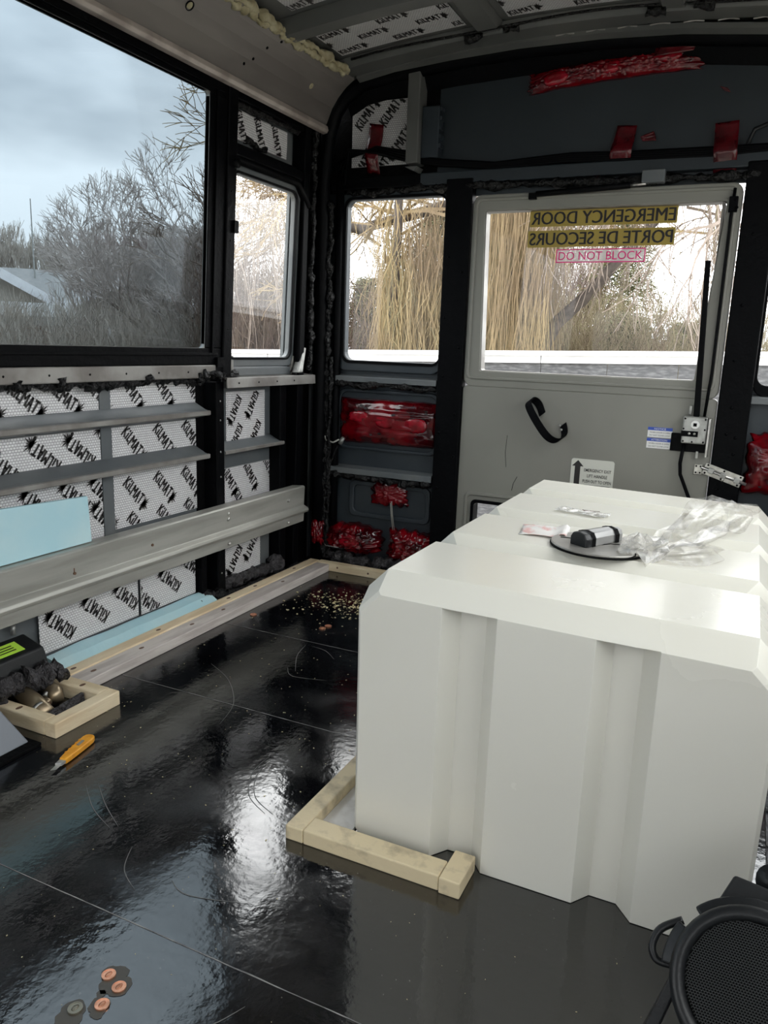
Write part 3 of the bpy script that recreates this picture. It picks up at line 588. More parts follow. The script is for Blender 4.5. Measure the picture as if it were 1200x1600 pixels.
b = MB(); b.tube([(x, 2.42, cz(x)-.005+.004*math.sin(x*9)) for x in [-1.3+.08*i for i in range(20)]], 0.004, 6); b.build('roof_wire', 'gunk', ce, smooth=True)
b = MB()
for k in range(7):
    x = -0.66+0.09*k; b.tube([(x, 2.515, cz(x)-.02), (x+.03, 2.517, cz(x)-.018), (x+.055, 2.515, cz(x+.05)-.020)], 0.0022, 5)
b.build('glue_smear', 'lip', ce)
b = MB(); gunk(b, [(-1.352, 1.2, 1.728), (-1.350, 1.75, 1.728), (-1.345, 2.1, 1.728), (-1.335, 2.47, 1.732)], 0.010, 71, n=10, step=0.005, amp=0.9)
gunk(b, [(-1.362, 1.1, 1.716), (-1.358, 1.75, 1.716), (-1.352, 2.1, 1.715), (-1.345, 2.45, 1.719)], 0.009, 75, n=10, step=0.005, amp=1.0)
tag(b.build('expanding_foam', 'puff', smooth=True), 'ragged cream line of expanding foam between cove and roof', 'foam')

# ---- right wall (mostly out of frame; it shades and lights the room)
wrt = struct('wall_right')
b = MB()
for (a, bb, c, d) in ((-2.2, 2.63, 0, 0.72), (-2.2, 2.63, 1.56, 1.72), (-2.2, -2.1, .72, 1.56), (-0.50, -0.40, .72, 1.56), (0.86, 0.94, .72, 1.56), (2.35, 2.63, .72, 1.56)): b.box(0.49, 0.52, a, bb, c, d)
b.build('wall_skin', 'skin', wrt)
for i, (a, bb) in enumerate(((-2.1, -0.5), (-0.4, 0.86), (0.94, 2.35))):
    w = struct('window_%d' % (5+i)); MB().box(0.502, 0.506, a, bb, .72, 1.56).build('glass_pane', 'glass', w)
    r = MB(); frame_ring(r, lambda u, v, d: Vector((0.49-d, u, v)), rrect(a+.02, bb-.02, .74, 1.54, .02), rrect(a-.01, bb+.01, .71, 1.57, .03), 0, 0.012); r.build('window_frame', 'black', w)

# ---- unseen front end behind the camera; windscreen opening lowered to light the tank front
wf = struct('wall_front')
b = MB()
for (x0, x1, z0, z1) in ((-1.56, 0.52, -.06, 0.45), (-1.56, 0.52, 1.22, 1.80), (-1.56, -1.40, .45, 1.22), (0.36, 0.52, .45, 1.22)): b.box(x0, x1, -2.23, -2.20, z0, z1)
b.build('wall_skin', 'skin', wf)
MB().box(-1.42, 0.38, -2.22, -2.215, .43, 1.24).build('glass_pane', 'glass', struct('window_8'))

# ---- emergency door
dr = struct('door_1')
wz = lambda u, v: (u+((v-1.035)/0.26)*(-0.0065*(1-(u+.865)/.715)+0.016*(u+.865)/.715), v)
win = rrect(-0.864, -0.150, 0.774, 1.295, 0.006)
r = MB(); frame_ring(r, mR, win, rrect(-0.915, -0.093, 0.72, 1.346, 0.030), -0.03, 0.016, warp=wz); r.build('door_upper_frame', 'door', dr, bevel=0.004)
r = MB(); frame_ring(r, mR, rrect(-0.862, -0.152, 0.776, 1.293, 0.006), rrect(-0.868, -0.146, 0.770, 1.299, 0.008), -0.03, 0.012, warp=wz); r.build('window_gasket', 'lip', dr)
b = MB(); frame_ring(b, mR, rrect(-0.855, -0.160, 0.09, 0.318, 0.02), rrect(-0.915, -0.093, 0.02, 0.722, 0.012), -0.03, 0.014); b.build('door_lower_panel', 'door', dr, bevel=0.003)
r = MB(); frame_ring(r, mR, rrect(-0.896, -0.115, 0.755, 1.325, 0.016), rrect(-0.905, -0.106, 0.745, 1.335, 0.02), 0.012, 0.021); r.build('pressed_ridge', 'door', dr, bevel=0.0035, seg=3)
r = MB(); frame_ring(r, mR, rrect(-0.875, -0.140, 0.07, 0.338, 0.016), rrect(-0.885, -0.130, 0.06, 0.350, 0.02), 0.010, 0.020); r.build('pressed_ridge', 'door', dr, bevel=0.0035, seg=3)
r = MB(); frame_ring(r, mR, rrect(-0.850, -0.165, 0.095, 0.312, 0.012), rrect(-0.861, -0.154, 0.084, 0.323, 0.016), -0.03, 0.020); r.build('rubber_seal', 'black', dr)
MB().mbox(mR, -0.88, -0.12, 0.76, 1.31, -0.024, -0.020).build('glass_pane', 'glass', dr)
MB().mbox(mR, -0.87, -0.14, 0.08, 0.33, -0.024, -0.020).build('glass_pane', 'glass', dr)
# decals on the door glass (seen from behind: mirrored)
def decal(x0, x1, z0, z1, s, mirror, bgm, tm, w, d=-0.018, bold=0.02, h=0.6, name='glass_decal'):
    o = MB().mbox(mR, x0, x1, z0, z1, d-.001, d).build(name, bgm, dr); text(o, s, mR, (x0+x1)/2, (z0+z1)/2, (z1-z0)*h, d+.0012, tm, mirror, w, bold)
    if mirror:
        for e_ in (-.0011, .0011): text(o, s, mR, (x0+x1)/2+e_, (z0+z1)/2, (z1-z0)*h, d+.0013+e_*.1, tm, mirror, w, bold)
    return o
M['decalglass'] = trans_mat('decal_film', (0.95, 0.93, 0.94), 0.05, dirt=(5, 0.45, 0.5))
decal(-0.727, -0.270, 1.244, 1.296, 'EMERGENCY DOOR', True, 'yellow', 'print', 0.445, h=0.74, bold=0.0)
decal(-0.730, -0.272, 1.180, 1.232, 'PORTE DE SECOURS', True, 'yellow', 'print', 0.445, h=0.74, bold=0.0)
o = decal(-0.632, -0.353, 1.131, 1.173, 'DO NOT BLOCK', False, 'decalglass', 'pink', 0.262, bold=0.0, h=0.60)
r = MB(); frame_ring(r, mR, [(-0.629, 1.134), (-0.356, 1.134), (-0.356, 1.170), (-0.629, 1.170)], [(-0.632, 1.131), (-0.353, 1.131), (-0.353, 1.173), (-0.632, 1.173)], -0.018, -0.016); r.build('decal_border', 'pink', o)
# grab strap
def strap(path, w, th):
    path = smooth(path, 5); mb = MB(); lo = []
    for i, (x, z, d) in enumerate(path):
        a = Vector((path[min(i+1, len(path)-1)][0]-path[max(i-1, 0)][0], path[min(i+1, len(path)-1)][1]-path[max(i-1, 0)][1], path[min(i+1, len(path)-1)][2]-path[max(i-1, 0)][2])).normalized()
        nx = Vector((0.45, 0.89, 0)); side = (Vector((0.75, 0.66, 0))).normalized(); p = Vector((x, z, d)); nn = a.cross(side).normalized()
        lo.append([mR(*(p+side*w/2*s1+nn*th/2*s2)) for s1, s2 in ((-1, -1), (1, -1), (1, 1), (-1, 1))])
    return mb.loft(lo)
st = strap([(-0.628, 0.640, 0.016), (-0.640, 0.668, 0.017), (-0.652, 0.685, 0.030), (-0.664, 0.688, 0.045), (-0.668, 0.672, 0.056), (-0.640, 0.628, 0.066), (-0.600, 0.578, 0.066), (-0.572, 0.560, 0.056), (-0.553, 0.566, 0.040), (-0.548, 0.582, 0.020), (-0.556, 0.612, 0.017)], 0.026, 0.004).build('grab_strap', 'black', dr, bevel=0.0015)
screws(st, [(-0.566, 0.607), (-0.560, 0.594)], mR, 0.021, 0.0045, mat='zinc')
# exit instructions
sg = MB().prism(rrect(-0.518, -0.378, 0.40, 0.503, 0.008), mR, 0.014, 0.0165).build('exit_sign', 'offwhite', dr)
MB().prism([(-0.505, 0.40), (-0.487, 0.40), (-0.487, 0.478), (-0.477, 0.478), (-0.496, 0.498), (-0.515, 0.478), (-0.505, 0.478)], mR, 0.0165, 0.0172).build('arrow', 'print', sg)
for i, (s, w) in enumerate((('EMERGENCY EXIT', 0.088), ('LIFT HANDLE', 0.066), ('PUSH OUT TO OPEN', 0.092), ('TO BE OPENED', 0.07))):
    text(sg, s, mR, -0.430, 0.467-0.0185*i-(0.006 if i == 3 else 0), 0.0105, 0.0172, 'print', width=w, bold=0.01)
MB().mbox(mR, -0.472, -0.386, 0.4165, 0.418, 0.0165, 0.0172).build('rule_line', 'print', sg)
# notice labels + lock box + lever + rods
for (z0, s, w) in ((0.593, 'NOTICE', 0.035), (0.558, 'ATTENTION', 0.048)):
    n_ = MB().mbox(mR, -0.286, -0.212, z0, z0+0.032, 0.014, 0.0155).build('notice_label', 'white', dr)
    MB().mbox(mR, -0.286, -0.212, z0+0.022, z0+0.032, 0.0155, 0.016).build('label_header', 'blue', n_)
    text(n_, s, mR, -0.249, z0+0.027, 0.0055, 0.0164, 'white', width=w)
    for k in range(2): text(n_, 'WHEN DOOR IS OPEN' if k == 0 else 'DO NOT CLOSE LOCK', mR, -0.249, z0+0.0155-0.009*k, 0.0045, 0.016, 'print', width=0.062)
lk = MB().mbox(mR, -0.214, -0.105, 0.556, 0.612, 0.014, 0.022).build('lock_backplate', 'black', dr, bevel=0.002)
lb = MB().mbox(mR, -0.182, -0.112, 0.585, 0.668, 0.016, 0.052).build('lock_box', 'zinc', dr, bevel=0.004)
ci = lambda cx_, cz_, rr, d, k=18: [mR(cx_+rr*math.cos(2*PI*j/k), cz_+rr*math.sin(2*PI*j/k), d) for j in range(k)]
MB().loft([ci(-0.146, 0.644, 0.013, 0.05), ci(-0.146, 0.644, 0.012, 0.056)]).build('spindle_boss', 'white', lb)
MB().mbox(mR, -0.151, -0.141, 0.639, 0.649, 0.054, 0.0575).build('square_socket', 'blackdull', lb)
MB().mbox(mR, -0.184, -0.135, 0.607, 0.624, 0.05, 0.055).build('slot_plate', 'black', lb)
screws(lb, [(-0.160, 0.616), (-0.145, 0.616)], mR, 0.055, 0.004, mat='chrome')
screws(lb, [(-0.176, 0.661), (-0.118, 0.661), (-0.176, 0.592), (-0.118, 0.592), (-0.178, 0.63), (-0.117, 0.63), (-0.15, 0.591)], mR, 0.052, 0.003, mat='blackdull')
MB().mbox(mR, -0.110, -0.102, 0.545, 0.665, 0.014, 0.045).build('striker_plate', 'chrome', dr, bevel=0.002)
MB().mbox(mR, -0.136, -0.129, 0.540, 0.560, 0.02, 0.03).build('lock_tongue', 'zinc', dr)
MB().mbox(mR, -0.170, -0.160, 0.672, 0.700, 0.02, 0.03).build('stop_peg', 'zinc', dr, bevel=0.002)
MB().hexa([mR(-0.155, 0.668, 0.03), mR(-0.137, 0.668, 0.03), mR(-0.137, 0.668, 0.045), mR(-0.155, 0.668, 0.045), mR(-0.172, 1.125, 0.045), mR(-0.157, 1.125, 0.045), mR(-0.157, 1.125, 0.058), mR(-0.172, 1.125, 0.058)]).build('lock_lever', 'black', dr, bevel=0.002)
MB().tube([mR(-0.124, 0.668, 0.026), mR(-0.121, 0.74, 0.026), mR(-0.118, 0.80, 0.024), mR(-0.119, 1.25, 0.024), mR(-0.116, 1.328, 0.024)], 0.0045, 8).build('lock_rod', 'black', dr, smooth=True)
MB().mbox(mR, -0.128, -0.104, 1.262, 1.305, 0.016, 0.032).build('rod_guide', 'black', dr, bevel=0.002)
screws(dr, [(-0.110, 1.296), (-0.106, 1.273)], mR, 0.032, 0.005, mat='black')
MB().tube([mR(-0.173, 0.585, 0.03), mR(-0.178, 0.52, 0.03), mR(-0.174, 0.485, 0.03), mR(-0.135, 0.40, 0.03), mR(-0.12, 0.34, 0.03)], 0.0055, 8).build('lever_handle', 'black', dr, smooth=True)
# gas strut along the top
MB().tube([mR(-0.700, 1.337, 0.03), mR(-0.41, 1.348, 0.035)], 0.009, 10).build('strut_cylinder', 'black', dr, smooth=True)
MB().tube([mR(-0.41, 1.348, 0.035), mR(-0.365, 1.350, 0.036)], 0.004, 8).build('strut_rod', 'chrome', dr, smooth=True)
MB().mbox(mR, -0.725, -0.70, 1.322, 1.342, 0.014, 0.032).build('strut_mount', 'black', dr, bevel=0.002)
MB().mbox(mR, -0.378, -0.312, 1.352, 1.388, 0.014, 0.045).build('strut_bracket', 'skin', dr, bevel=0.003)
b = MB(); b.tube([mR(-0.745, 0.56, 0.0146), mR(-0.748, 0.50, 0.0146), mR(-0.742, 0.45, 0.0146)], 0.0006, 4); b.build('scuff_mark', 'black', dr)
b = MB(); b.tube([mR(-0.70, 0.42, 0.0146), mR(-0.712, 0.395, 0.0146), mR(-0.716, 0.37, 0.0146)], 0.0008, 4); b.build('scuff_mark', 'black', dr)

# barrel bolt between door and pillar
bb_ = thing('barrel_bolt', 'tilted silver barrel bolt screwed to black pillar right of door', 'bolt')
ax = Vector((0.955, -0.297)); ay = Vector((0.297, 0.955))
def BP(u, v, d): q = Vector((-0.052, 0.494))+ax*u+ay*v; return mR(q.x, q.y, d)
MB().mbox(BP, -0.058, 0.058, -0.018, 0.018, 0.024, 0.028).build('bolt_plate', 'chrome', bb_, bevel=0.001)
MB().tube([BP(-0.066, 0, 0.034), BP(0.072, 0, 0.034)], 0.005, 8).build('bolt_rod', 'chrome', bb_, smooth=True)
for u in (-0.045, -0.008, 0.035): MB().mbox(BP, u, u+0.018, -0.008, 0.008, 0.028, 0.040).build('bolt_guide', 'zinc', bb_, bevel=0.002)
MB().tube([BP(0.004, -0.004, 0.034), BP(0.006, -0.016, 0.042)], 0.004, 8).build('bolt_knob', 'chrome', bb_, smooth=True)
screws(bb_, [], mR, 0)
for u, v in ((-0.05, .013), (0.0, .013), (0.05, .013), (-0.05, -.013), (0.0, -.013), (0.05, -.013)): MB().tube([BP(u, v, .027), BP(u, v, .0292)], 0.0032, 8).build('screw_hole', 'blackdull', bb_)
kp = MB().mbox(mR, -0.136, -0.112, 0.488, 0.520, 0.014, 0.020).build('bolt_keeper', 'chrome', bb_, bevel=0.001)
for u, v in ((-.130, .494), (-.118, .494), (-.130, .514), (-.118, .514)): MB().tube([mR(u, v, .019), mR(u, v, .0212)], 0.0028, 8).build('screw_hole', 'blackdull', bb_)

# ================================================================== THINGS INSIDE
# seat rail along the left wall
sr = thing('seat_rail', 'long worn grey aluminium seat rail along the left wall', 'rail')
pf = [(-1.50, 0.330), (-1.452, 0.334), (-1.446, 0.330), (-1.449, 0.262), (-1.432, 0.254), (-1.428, 0.246), (-1.432, 0.238), (-1.448, 0.232), (-1.450, 0.200), (-1.456, 0.198), (-1.460, 0.205), (-1.46, 0.322), (-1.50, 0.322)]
MB().loft([[Vector((x, y, z)) for x, z in pf] for y in (-0.45, 2.41)]).build('rail_channel', 'rail', sr, bevel=0.0015)
for (y, z) in ((1.945, 0.312), (1.945, 0.295), (1.95, 0.214), (2.30, 0.295), (2.30, 0.215)):
    MB().tube([(-1.450, y, z), (-1.443, y, z), (-1.4415, y, z)], [0.006, 0.0055, 0.003], 10).build('bolt', 'chrome', sr, smooth=True)
for (y, z) in ((1.60, 0.287), (1.325, 0.276)):
    o = MB().tube([(-1.449, y, z), (-1.445, y, z)], 0.004, 8).build('bolt', 'knot', sr)
    MB().box(-1.4492, -1.4478, y-.0018, y+.0018, z, z+0.028).build('rust_streak', 'knot', sr)
at_base(sr, (-1.46, 0.98, 0.198))

# blue foam board resting behind the rail
o = MB().hexa([(-1.492, 0.80, 0.334), (-1.475, 0.80, 0.334), (-1.475, 1.412, 0.334), (-1.492, 1.412, 0.334), (-1.500, 0.80, 0.475), (-1.489, 0.80, 0.475), (-1.489, 1.418, 0.449), (-1.500, 1.418, 0.449)]).build('foam_board', 'foam', bevel=0.002)
tag(o, 'pale blue foam board offcut resting on the seat rail', 'foam board')
fs = MB(); k = 24
fs.loft([[Vector((x+0.003*noise.noise(Vector((y*14, x*9, z*9))), y, z+0.003*noise.noise(Vector((y*11, 4, x*20))))) for x, z in ((-1.535, 0.008), (-1.482, 0.008), (-1.480, 0.022), (-1.505, 0.040), (-1.530, 0.048), (-1.538, 0.048))] for y in [1.30+0.63*i/k for i in range(k+1)]])
tag(fs.build('foam_strip', 'foam'), 'narrow pale blue foam strip laid along foot of the left wall', 'foam strip')

# lumber
def board(name, mat, x0, x1, y0, y1, z0, z1, label, cat='lumber', group=None, knots=(), bev=0.0025):
    mb = MB().box(x0, x1, y0, y1, z0, z1); o = mb.build(name, mat, bevel=bev); tag(o, label, cat, group)
    for (x, y, z, ax_) in knots:
        if ax_ == 'z': pts = [(x+0.005*math.cos(2*PI*j/10), y+0.009*math.sin(2*PI*j/10)) for j in range(10)]; m = MB().prism(pts, mF, z1-0.0006, z1+0.0004)
        elif ax_ == 'y': m = MB().loft([[(x+0.004*math.cos(2*PI*j/8), yy, z+0.004*math.sin(2*PI*j/8)) for j in range(8)] for yy in (y0-.0005, y0+.001)])
        m.build('knot', 'knot', o)
    return o
board('lumber_board', 'wood', -1.472, -1.431, 1.27, 2.502, 0, 0.031, 'long pale pine board lying against left wall behind the grey board', knots=[(-1.452, y, 0, 'z') for y in (1.31, 1.62, 1.95, 2.1, 2.35)])
board('lumber_board', 'woodgrey', -1.430, -1.374, 1.27, 2.476, 0, 0.028, 'long weathered grey board lying along the left wall beside pale pine', knots=[(-1.405, y, 0, 'z') for y in (1.33, 1.50, 1.71, 1.86, 2.2)])
board('lumber_board', 'woodx', -1.430, -0.95, 2.478, 2.512, 0, 0.031, 'short pale pine board across the foot of the rear wall', knots=[(-1.34, 0, 0.018, 'y'), (-1.21, 0, 0.016, 'y')])
G = 'pine pieces boxing in the pipes'
board('lumber_piece', 'wood', -1.289, -1.257, 1.077, 1.266, 0.0, 0.035, 'pale pine piece closest to the knife, front of pipe box', group=G)
board('lumber_piece', 'woodx', -1.465, -1.290, 1.228, 1.268, 0.0, 0.0345, 'pale pine piece of pipe box meeting the grey board end', group=G, knots=[(-1.355, 1.247, 0, 'z')])
board('lumber_piece', 'woodx', -1.465, -1.290, 1.077, 1.110, 0.0, 0.0345, 'pale pine piece of pipe box beside the leaning slate panel', group=G, knots=[(-1.385, 1.094, 0, 'z')])
G = 'pine cleats around the water tank foot'
board('lumber_cleat', 'wooddirty', -0.644, -0.609, 1.022, 1.75, 0.0, 0.027, 'pine cleat running back along the left side of white tank', group=G)
board('lumber_cleat', 'wooddirty', -0.608, -0.357, 1.022, 1.064, 0.0, 0.028, 'smudged pine cleat across the front of white tank', group=G)
board('lumber_cleat', 'wooddirty', -0.356, -0.320, 1.018, 1.096, 0.0, 0.029, 'short pine cleat block tucked into first groove of white tank', group=G)
o = MB().box(-0.608, -0.548, 1.066, 1.75, 0.0, 0.006).build('base_sheet', 'ply'); tag(o, 'white scuffed base sheet under the left edge of the tank', 'sheet')

# ---- water tank
tk = thing('water_tank', 'large milky white plastic water tank with deep ribs on black floor', 'tank')
x0t, x1t = -0.548, 0.083
def zt(x): return 0.4825-0.018*(x+0.51)
def sec(y, ins, top, xi=0.0):     # cross-section in xz, 'ins' shrinks it, 'top' lowers the lid
    a, b = x0t+ins+xi, x1t-ins-xi; ch = 0.036; z = lambda x: zt(x)-top
    pts = [(a+.006, 0.001), (b-.006, 0.001), (b, 0.009), (b-0.0, z(b)-ch), (b-ch, z(b)), (a+ch, z(a)), (a, z(a)-ch), (a, 0.009)]
    # slight draft: wider at the top
    return [Vector((x+(0.004*(-1 if x < -0.2 else 1))*(zz/0.45), y, zz)) for x, zz in pts]
st_ = [(1.094, 0, 0.034, 0.006), (1.100, 0, 0.029, 0.0), (1.137, 0, 0, 0)]
for (ya, yb) in ((1.137, 1.352), (1.445, 1.655), (1.745, 1.955), (2.04, 2.205)):
    st_ += [(ya, 0, 0, 0), (yb, 0, 0, 0)]
    if yb < 2.2: st_ += [(yb+0.028, 0.026, 0.028, 0), (yb+0.058, 0.026, 0.028, 0)]
st_ += [(2.245, 0, 0.034, 0.004)]
seen = []; loops = []
for s in st_:
    if s in seen: continue
    seen.append(s); loops.append(sec(*s))
tb = MB().loft(loops).build('tank_body', 'tank', tk)
cut = MB()
for (g0, g1) in ((-0.402, -0.311), (-0.161, -0.071)):
    cut.prism([(g0-0.004, 1.06), (g0, 1.094), (g0+0.022, 1.126), (g1-0.026, 1.126), (g1, 1.094), (g1+0.004, 1.06)], mF, -0.05, 0.447-0.018*(g0+.5))
co = cut.build('cutter', 'tank')
m_ = tb.modifiers.new('grooves', 'BOOLEAN'); m_.operation = 'DIFFERENCE'; m_.object = co; m_.solver = 'EXACT'
bpy.context.view_layer.update()
nm = bpy.data.meshes.new_from_object(tb.evaluated_get(bpy.context.evaluated_depsgraph_get()))
tb.modifiers.clear(); tb.data = nm; bpy.data.objects.remove(co)
bm = bmesh.new(); bm.from_mesh(nm); bmesh.ops.remove_doubles(bm, verts=bm.verts, dist=0.0004); bmesh.ops.dissolve_limit(bm, angle_limit=0.01, verts=bm.verts, edges=bm.edges); bm.to_mesh(nm); bm.free()
bv = tb.modifiers.new('bevel', 'BEVEL'); bv.width = 0.0045; bv.segments = 3; bv.limit_method = 'ANGLE'; bv.angle_limit = 0.35; bv.harden_normals = False
nm.shade_smooth()
wn = tb.modifiers.new('wn', 'WEIGHTED_NORMAL'); wn.keep_sharp = False; wn.weight = 80
at_base(tk, (-0.23, 1.67, 0.0))

# ---- things lying on the tank
TZ = lambda x: zt(x)
hd = thing('tank_hatch', 'grey round hatch disc with chunky silver and black handle on tank', 'hatch')
hc = Vector((-0.235, 1.500, 0)); RH = 0.092; mx_t = Matrix.Rotation(0.018, 3, 'Y')
def HP(u, v, d): return Vector((hc.x+u, hc.y+v, zt(hc.x)+0.0015+d-0.018*u))
circH = lambda rr, d: [HP(rr*math.cos(2*PI*j/48), rr*math.sin(2*PI*j/48), d) for j in range(48)]
MB().loft([circH(RH, 0.0), circH(RH+.001, .002), circH(RH, 0.004)]).build('rubber_rim', 'blackdull', hd, smooth=False)
MB().loft([circH(RH*.985, 0.004), circH(RH*.99, 0.0055), circH(RH*.975, 0.0075)]).build('disc_plate', 'disc', hd)
ha = math.radians(62); hu = Vector((math.cos(ha), math.sin(ha))); hv = Vector((-hu.y, hu.x)); hcc = Vector((-0.008, 0.0))
def HB(a, b_, d): q = hcc+hu*a+hv*b_; return HP(q.x, q.y, d)
def arc_block(a0, a1, w0, w1, h, d0=0.0075):
    return MB().loft([[HB(a, w, d0+hh*h) for w, hh in ((-ww, 0), (-ww, .6), (-ww*.7, .95), (0, 1.05), (ww*.7, .95), (ww, .6), (ww, 0))] for a, ww in ((a0, w0*.9), (a0+.006, w0), (a1-.006, w1), (a1, w1*.9))])
arc_block(-0.050, -0.030, 0.021, 0.021, 0.026).build('handle_nose', 'plastic', hd, bevel=0.002)
arc_block(-0.032, 0.050, 0.0205, 0.017, 0.027).build('handle_grip', 'greyplastic', hd, bevel=0.002)
arc_block(0.048, 0.070, 0.017, 0.015, 0.024).build('handle_tail', 'greyplastic', hd, bevel=0.002)
for a in (-0.028, 0.044): arc_block(a, a+.0014, 0.0206, 0.0206, 0.0272).build('handle_band', 'blackdull', hd)
gv = MB(); gv.tube([HP(0.015+.062*math.sin(t*.5-0.4), -0.030+.05*math.sin(t*.9), 0.0077) for t in range(6)], 0.0012, 5)
gv.tube([HP(-0.075+0.012*t, 0.004+0.004*math.sin(t), 0.0077) for t in range(5)], 0.0012, 5); gv.build('disc_groove', 'blackdull', hd)
MB().loft([[HP(0.056+rr*math.cos(2*PI*j/14), -0.004+.7*rr*math.sin(2*PI*j/14), dd) for j in range(14)] for rr, dd in ((.013, .0075), (.012, .011), (.006, .013))]).build('lock_button', 'chrome', hd, smooth=True)
MB().prism([(-0.048, 0.040), (-0.022, 0.044), (-0.024, 0.058), (-0.050, 0.054)], HP, 0.0077, 0.0082).build('disc_sticker', 'white', hd)

# torn paper label, curled
def sheet(name, mat, cx_, cy_, lu, lv, ang, zf, n1=14, n2=8, outline=None, label=None, cat=None, kind=None):
    mb = MB(); ca, sa = math.cos(ang), math.sin(ang); rows = []
    for j in range(n2+1):
        row = []
        for i in range(n1+1):
            u = (i/n1-.5)*lu; v = (j/n2-.5)*lv*(1+0.12*noise.noise(Vector((i*.6, j*.3, cx_*9))))
            x = cx_+u*ca-v*sa; y = cy_+u*sa+v*ca; row.append(Vector((x, y, zt(x)+0.0012+zf(i/n1, j/n2))))
        rows.append(row)
    mb.loft(rows, cap=False, closed=False); o = mb.build(name, mat, smooth=True)
    o.modifiers.new('thick', 'SOLIDIFY').thickness = 0.0004
    if label: tag(o, label, cat)
    return o
M['paper'] = pmat('printed_paper', (0.78, 0.76, 0.73), 0.35, col2=(0.72, 0.36, 0.34), cscale=26, cpos=(0.54, 0.66), coat=0.3)
lab = sheet('paper_label', 'paper', -0.352, 1.545, 0.098, 0.062, 0.12, lambda a, b: 0.010*math.sin(PI*a)*0.3+0.020*max(0, a-.65)*2*abs(math.sin(a*9))+0.012*max(0, b-.7)*2, label='curled printed paper label lying left of the hatch disc', cat='label')
M['clearpk'] = trans_mat('clear_sachet_film', (0.93, 0.93, 0.92), 0.2, 0.1, dirt=(60, 0.15, 0.7))
pk = sheet('plastic_sachet', 'clearpk', -0.325, 1.80, 0.12, 0.05, -0.12, lambda a, b: 0.004+0.003*math.sin(a*14)*math.sin(b*7), label='small clear sachet with a red tick mark on the tank', cat='packet')
b = MB(); q = lambda u, v: Vector((u, v, zt(u)+0.0105))
b.add([q(-0.326, 1.797), q(-0.318, 1.785), q(-0.313, 1.790), q(-0.326, 1.803)], [(0, 1, 2, 3)]); b.add([q(-0.319, 1.785), q(-0.285, 1.800), q(-0.287, 1.806), q(-0.317, 1.792)], [(0, 1, 2, 3)])
b.build('red_tick', 'tape', pk)

# clear plastic bag, knotted near the hatch and trailing to the right
bg_ = thing('plastic_bag', 'crumpled clear plastic bag knotted beside hatch disc on tank', 'bag')
kc = Vector((-0.145, 1.468, zt(-0.145)+0.018))
def crumple(mb, path, rs, n=14, seed=0, flat=1.0, amp=0.45, floorz=True):
    loops = []
    for i, p in enumerate(path):
        p = Vector(p); t = (Vector(path[min(i+1, len(path)-1)])-Vector(path[max(i-1, 0)])).normalized(); a = Vector((0, 0, 1)); a = (a-t*a.dot(t)).normalized(); c = t.cross(a)
        lp = []
        for j in range(n):
            th = 2*PI*j/n; rr = rs[i]*(1+amp*noise.noise(Vector((i*.75, math.cos(th)*1.7+seed, math.sin(th)*1.7)))*1.6)
            w = p+c*math.cos(th)*rr+a*math.sin(th)*rr*flat
            if floorz: w.z = max(w.z, zt(w.x)+0.001 if not (1.352 < w.y < 1.445 or 1.655 < w.y < 1.745 or 1.955 < w.y < 2.04) else zt(w.x)-0.015)
            lp.append(w)
        loops.append(lp)
    return mb.loft(loops)
b = MB(); crumple(b, [kc+Vector((-0.045, -0.012, -0.008)), kc+Vector((-0.03, -0.005, 0)), kc+Vector((-0.015, 0, 0.002)), kc, kc+Vector((0.015, 0.006, 0.003)), kc+Vector((0.03, 0.02, 0.006))], [0.006, 0.018, 0.024, 0.023, 0.022, 0.015], n=26, amp=0.9, seed=3)
b.build('bag_knot', 'bagdense', bg_, smooth=False)
b = MB(); pth = [kc+Vector((0.02, 0.012, 0.004)), kc+Vector((0.04, 0.045, 0.014)), kc+Vector((0.06, 0.10, 0.024)), kc+Vector((0.080, 0.17, 0.030)), kc+Vector((0.105, 0.26, 0.030)), kc+Vector((0.13, 0.35, 0.022)), kc+Vector((0.160, 0.43, 0.012)), kc+Vector((0.175, 0.47, 0.004))]
crumple(b, pth, [0.012, 0.022, 0.034, 0.042, 0.046, 0.042, 0.028, 0.008], n=30, amp=0.8, seed=8, flat=0.75); b.build('bag_body', 'bag', bg_, smooth=False)
b = MB(); crumple(b, [kc+Vector((0.02, 0.0, -0.006)), kc+Vector((0.045, 0.02, -0.008)), kc+Vector((0.075, 0.05, -0.008)), kc+Vector((0.10, 0.09, -0.010)), kc+Vector((0.105, 0.14, -0.012))], [0.012, 0.024, 0.030, 0.026, 0.01], n=22, amp=0.8, seed=14, flat=0.5); b.build('bag_skirt', 'bag', bg_, smooth=False)

# ---- utility knife on the floor
kn = thing('utility_knife', 'orange utility knife lying on black floor below the pipe box', 'knife')
ka = Vector((-1.157, 0.978, 0)); kb = Vector((-1.190, 1.112, 0)); kd = (kb-ka).normalized(); ks = Vector((kd.y, -kd.x, 0)); kl = (kb-ka).length
def KP(u, v, d): p = ka+kd*u+ks*v; return Vector((p.x, p.y, d))
wid = [(0.034, .0075), (0.05, .0095), (0.075, .011), (0.10, .0125), (0.125, .013), (0.134, .010), (kl, .005)]
MB().prism([(u, w) for u, w in wid]+[(u, -w) for u, w in reversed(wid)], KP, 0.001, 0.014).build('handle', 'orange', kn, bevel=0.003, seg=3)
MB().prism([(0.022, .0055), (0.036, .007), (0.036, -.007), (0.018, -.006)], KP, 0.004, 0.011).build('ferrule', 'zinc', kn, bevel=0.001)
MB().prism([(0.0, -.004), (0.006, .005), (0.03, .005), (0.03, -.005)], KP, 0.006, 0.0068).build('blade', 'chrome', kn)
MB().prism([(0.088, .003), (0.108, .003), (0.108, -.003), (0.088, -.003)], KP, 0.014, 0.0155).build('slider_label', 'greyplastic', kn)
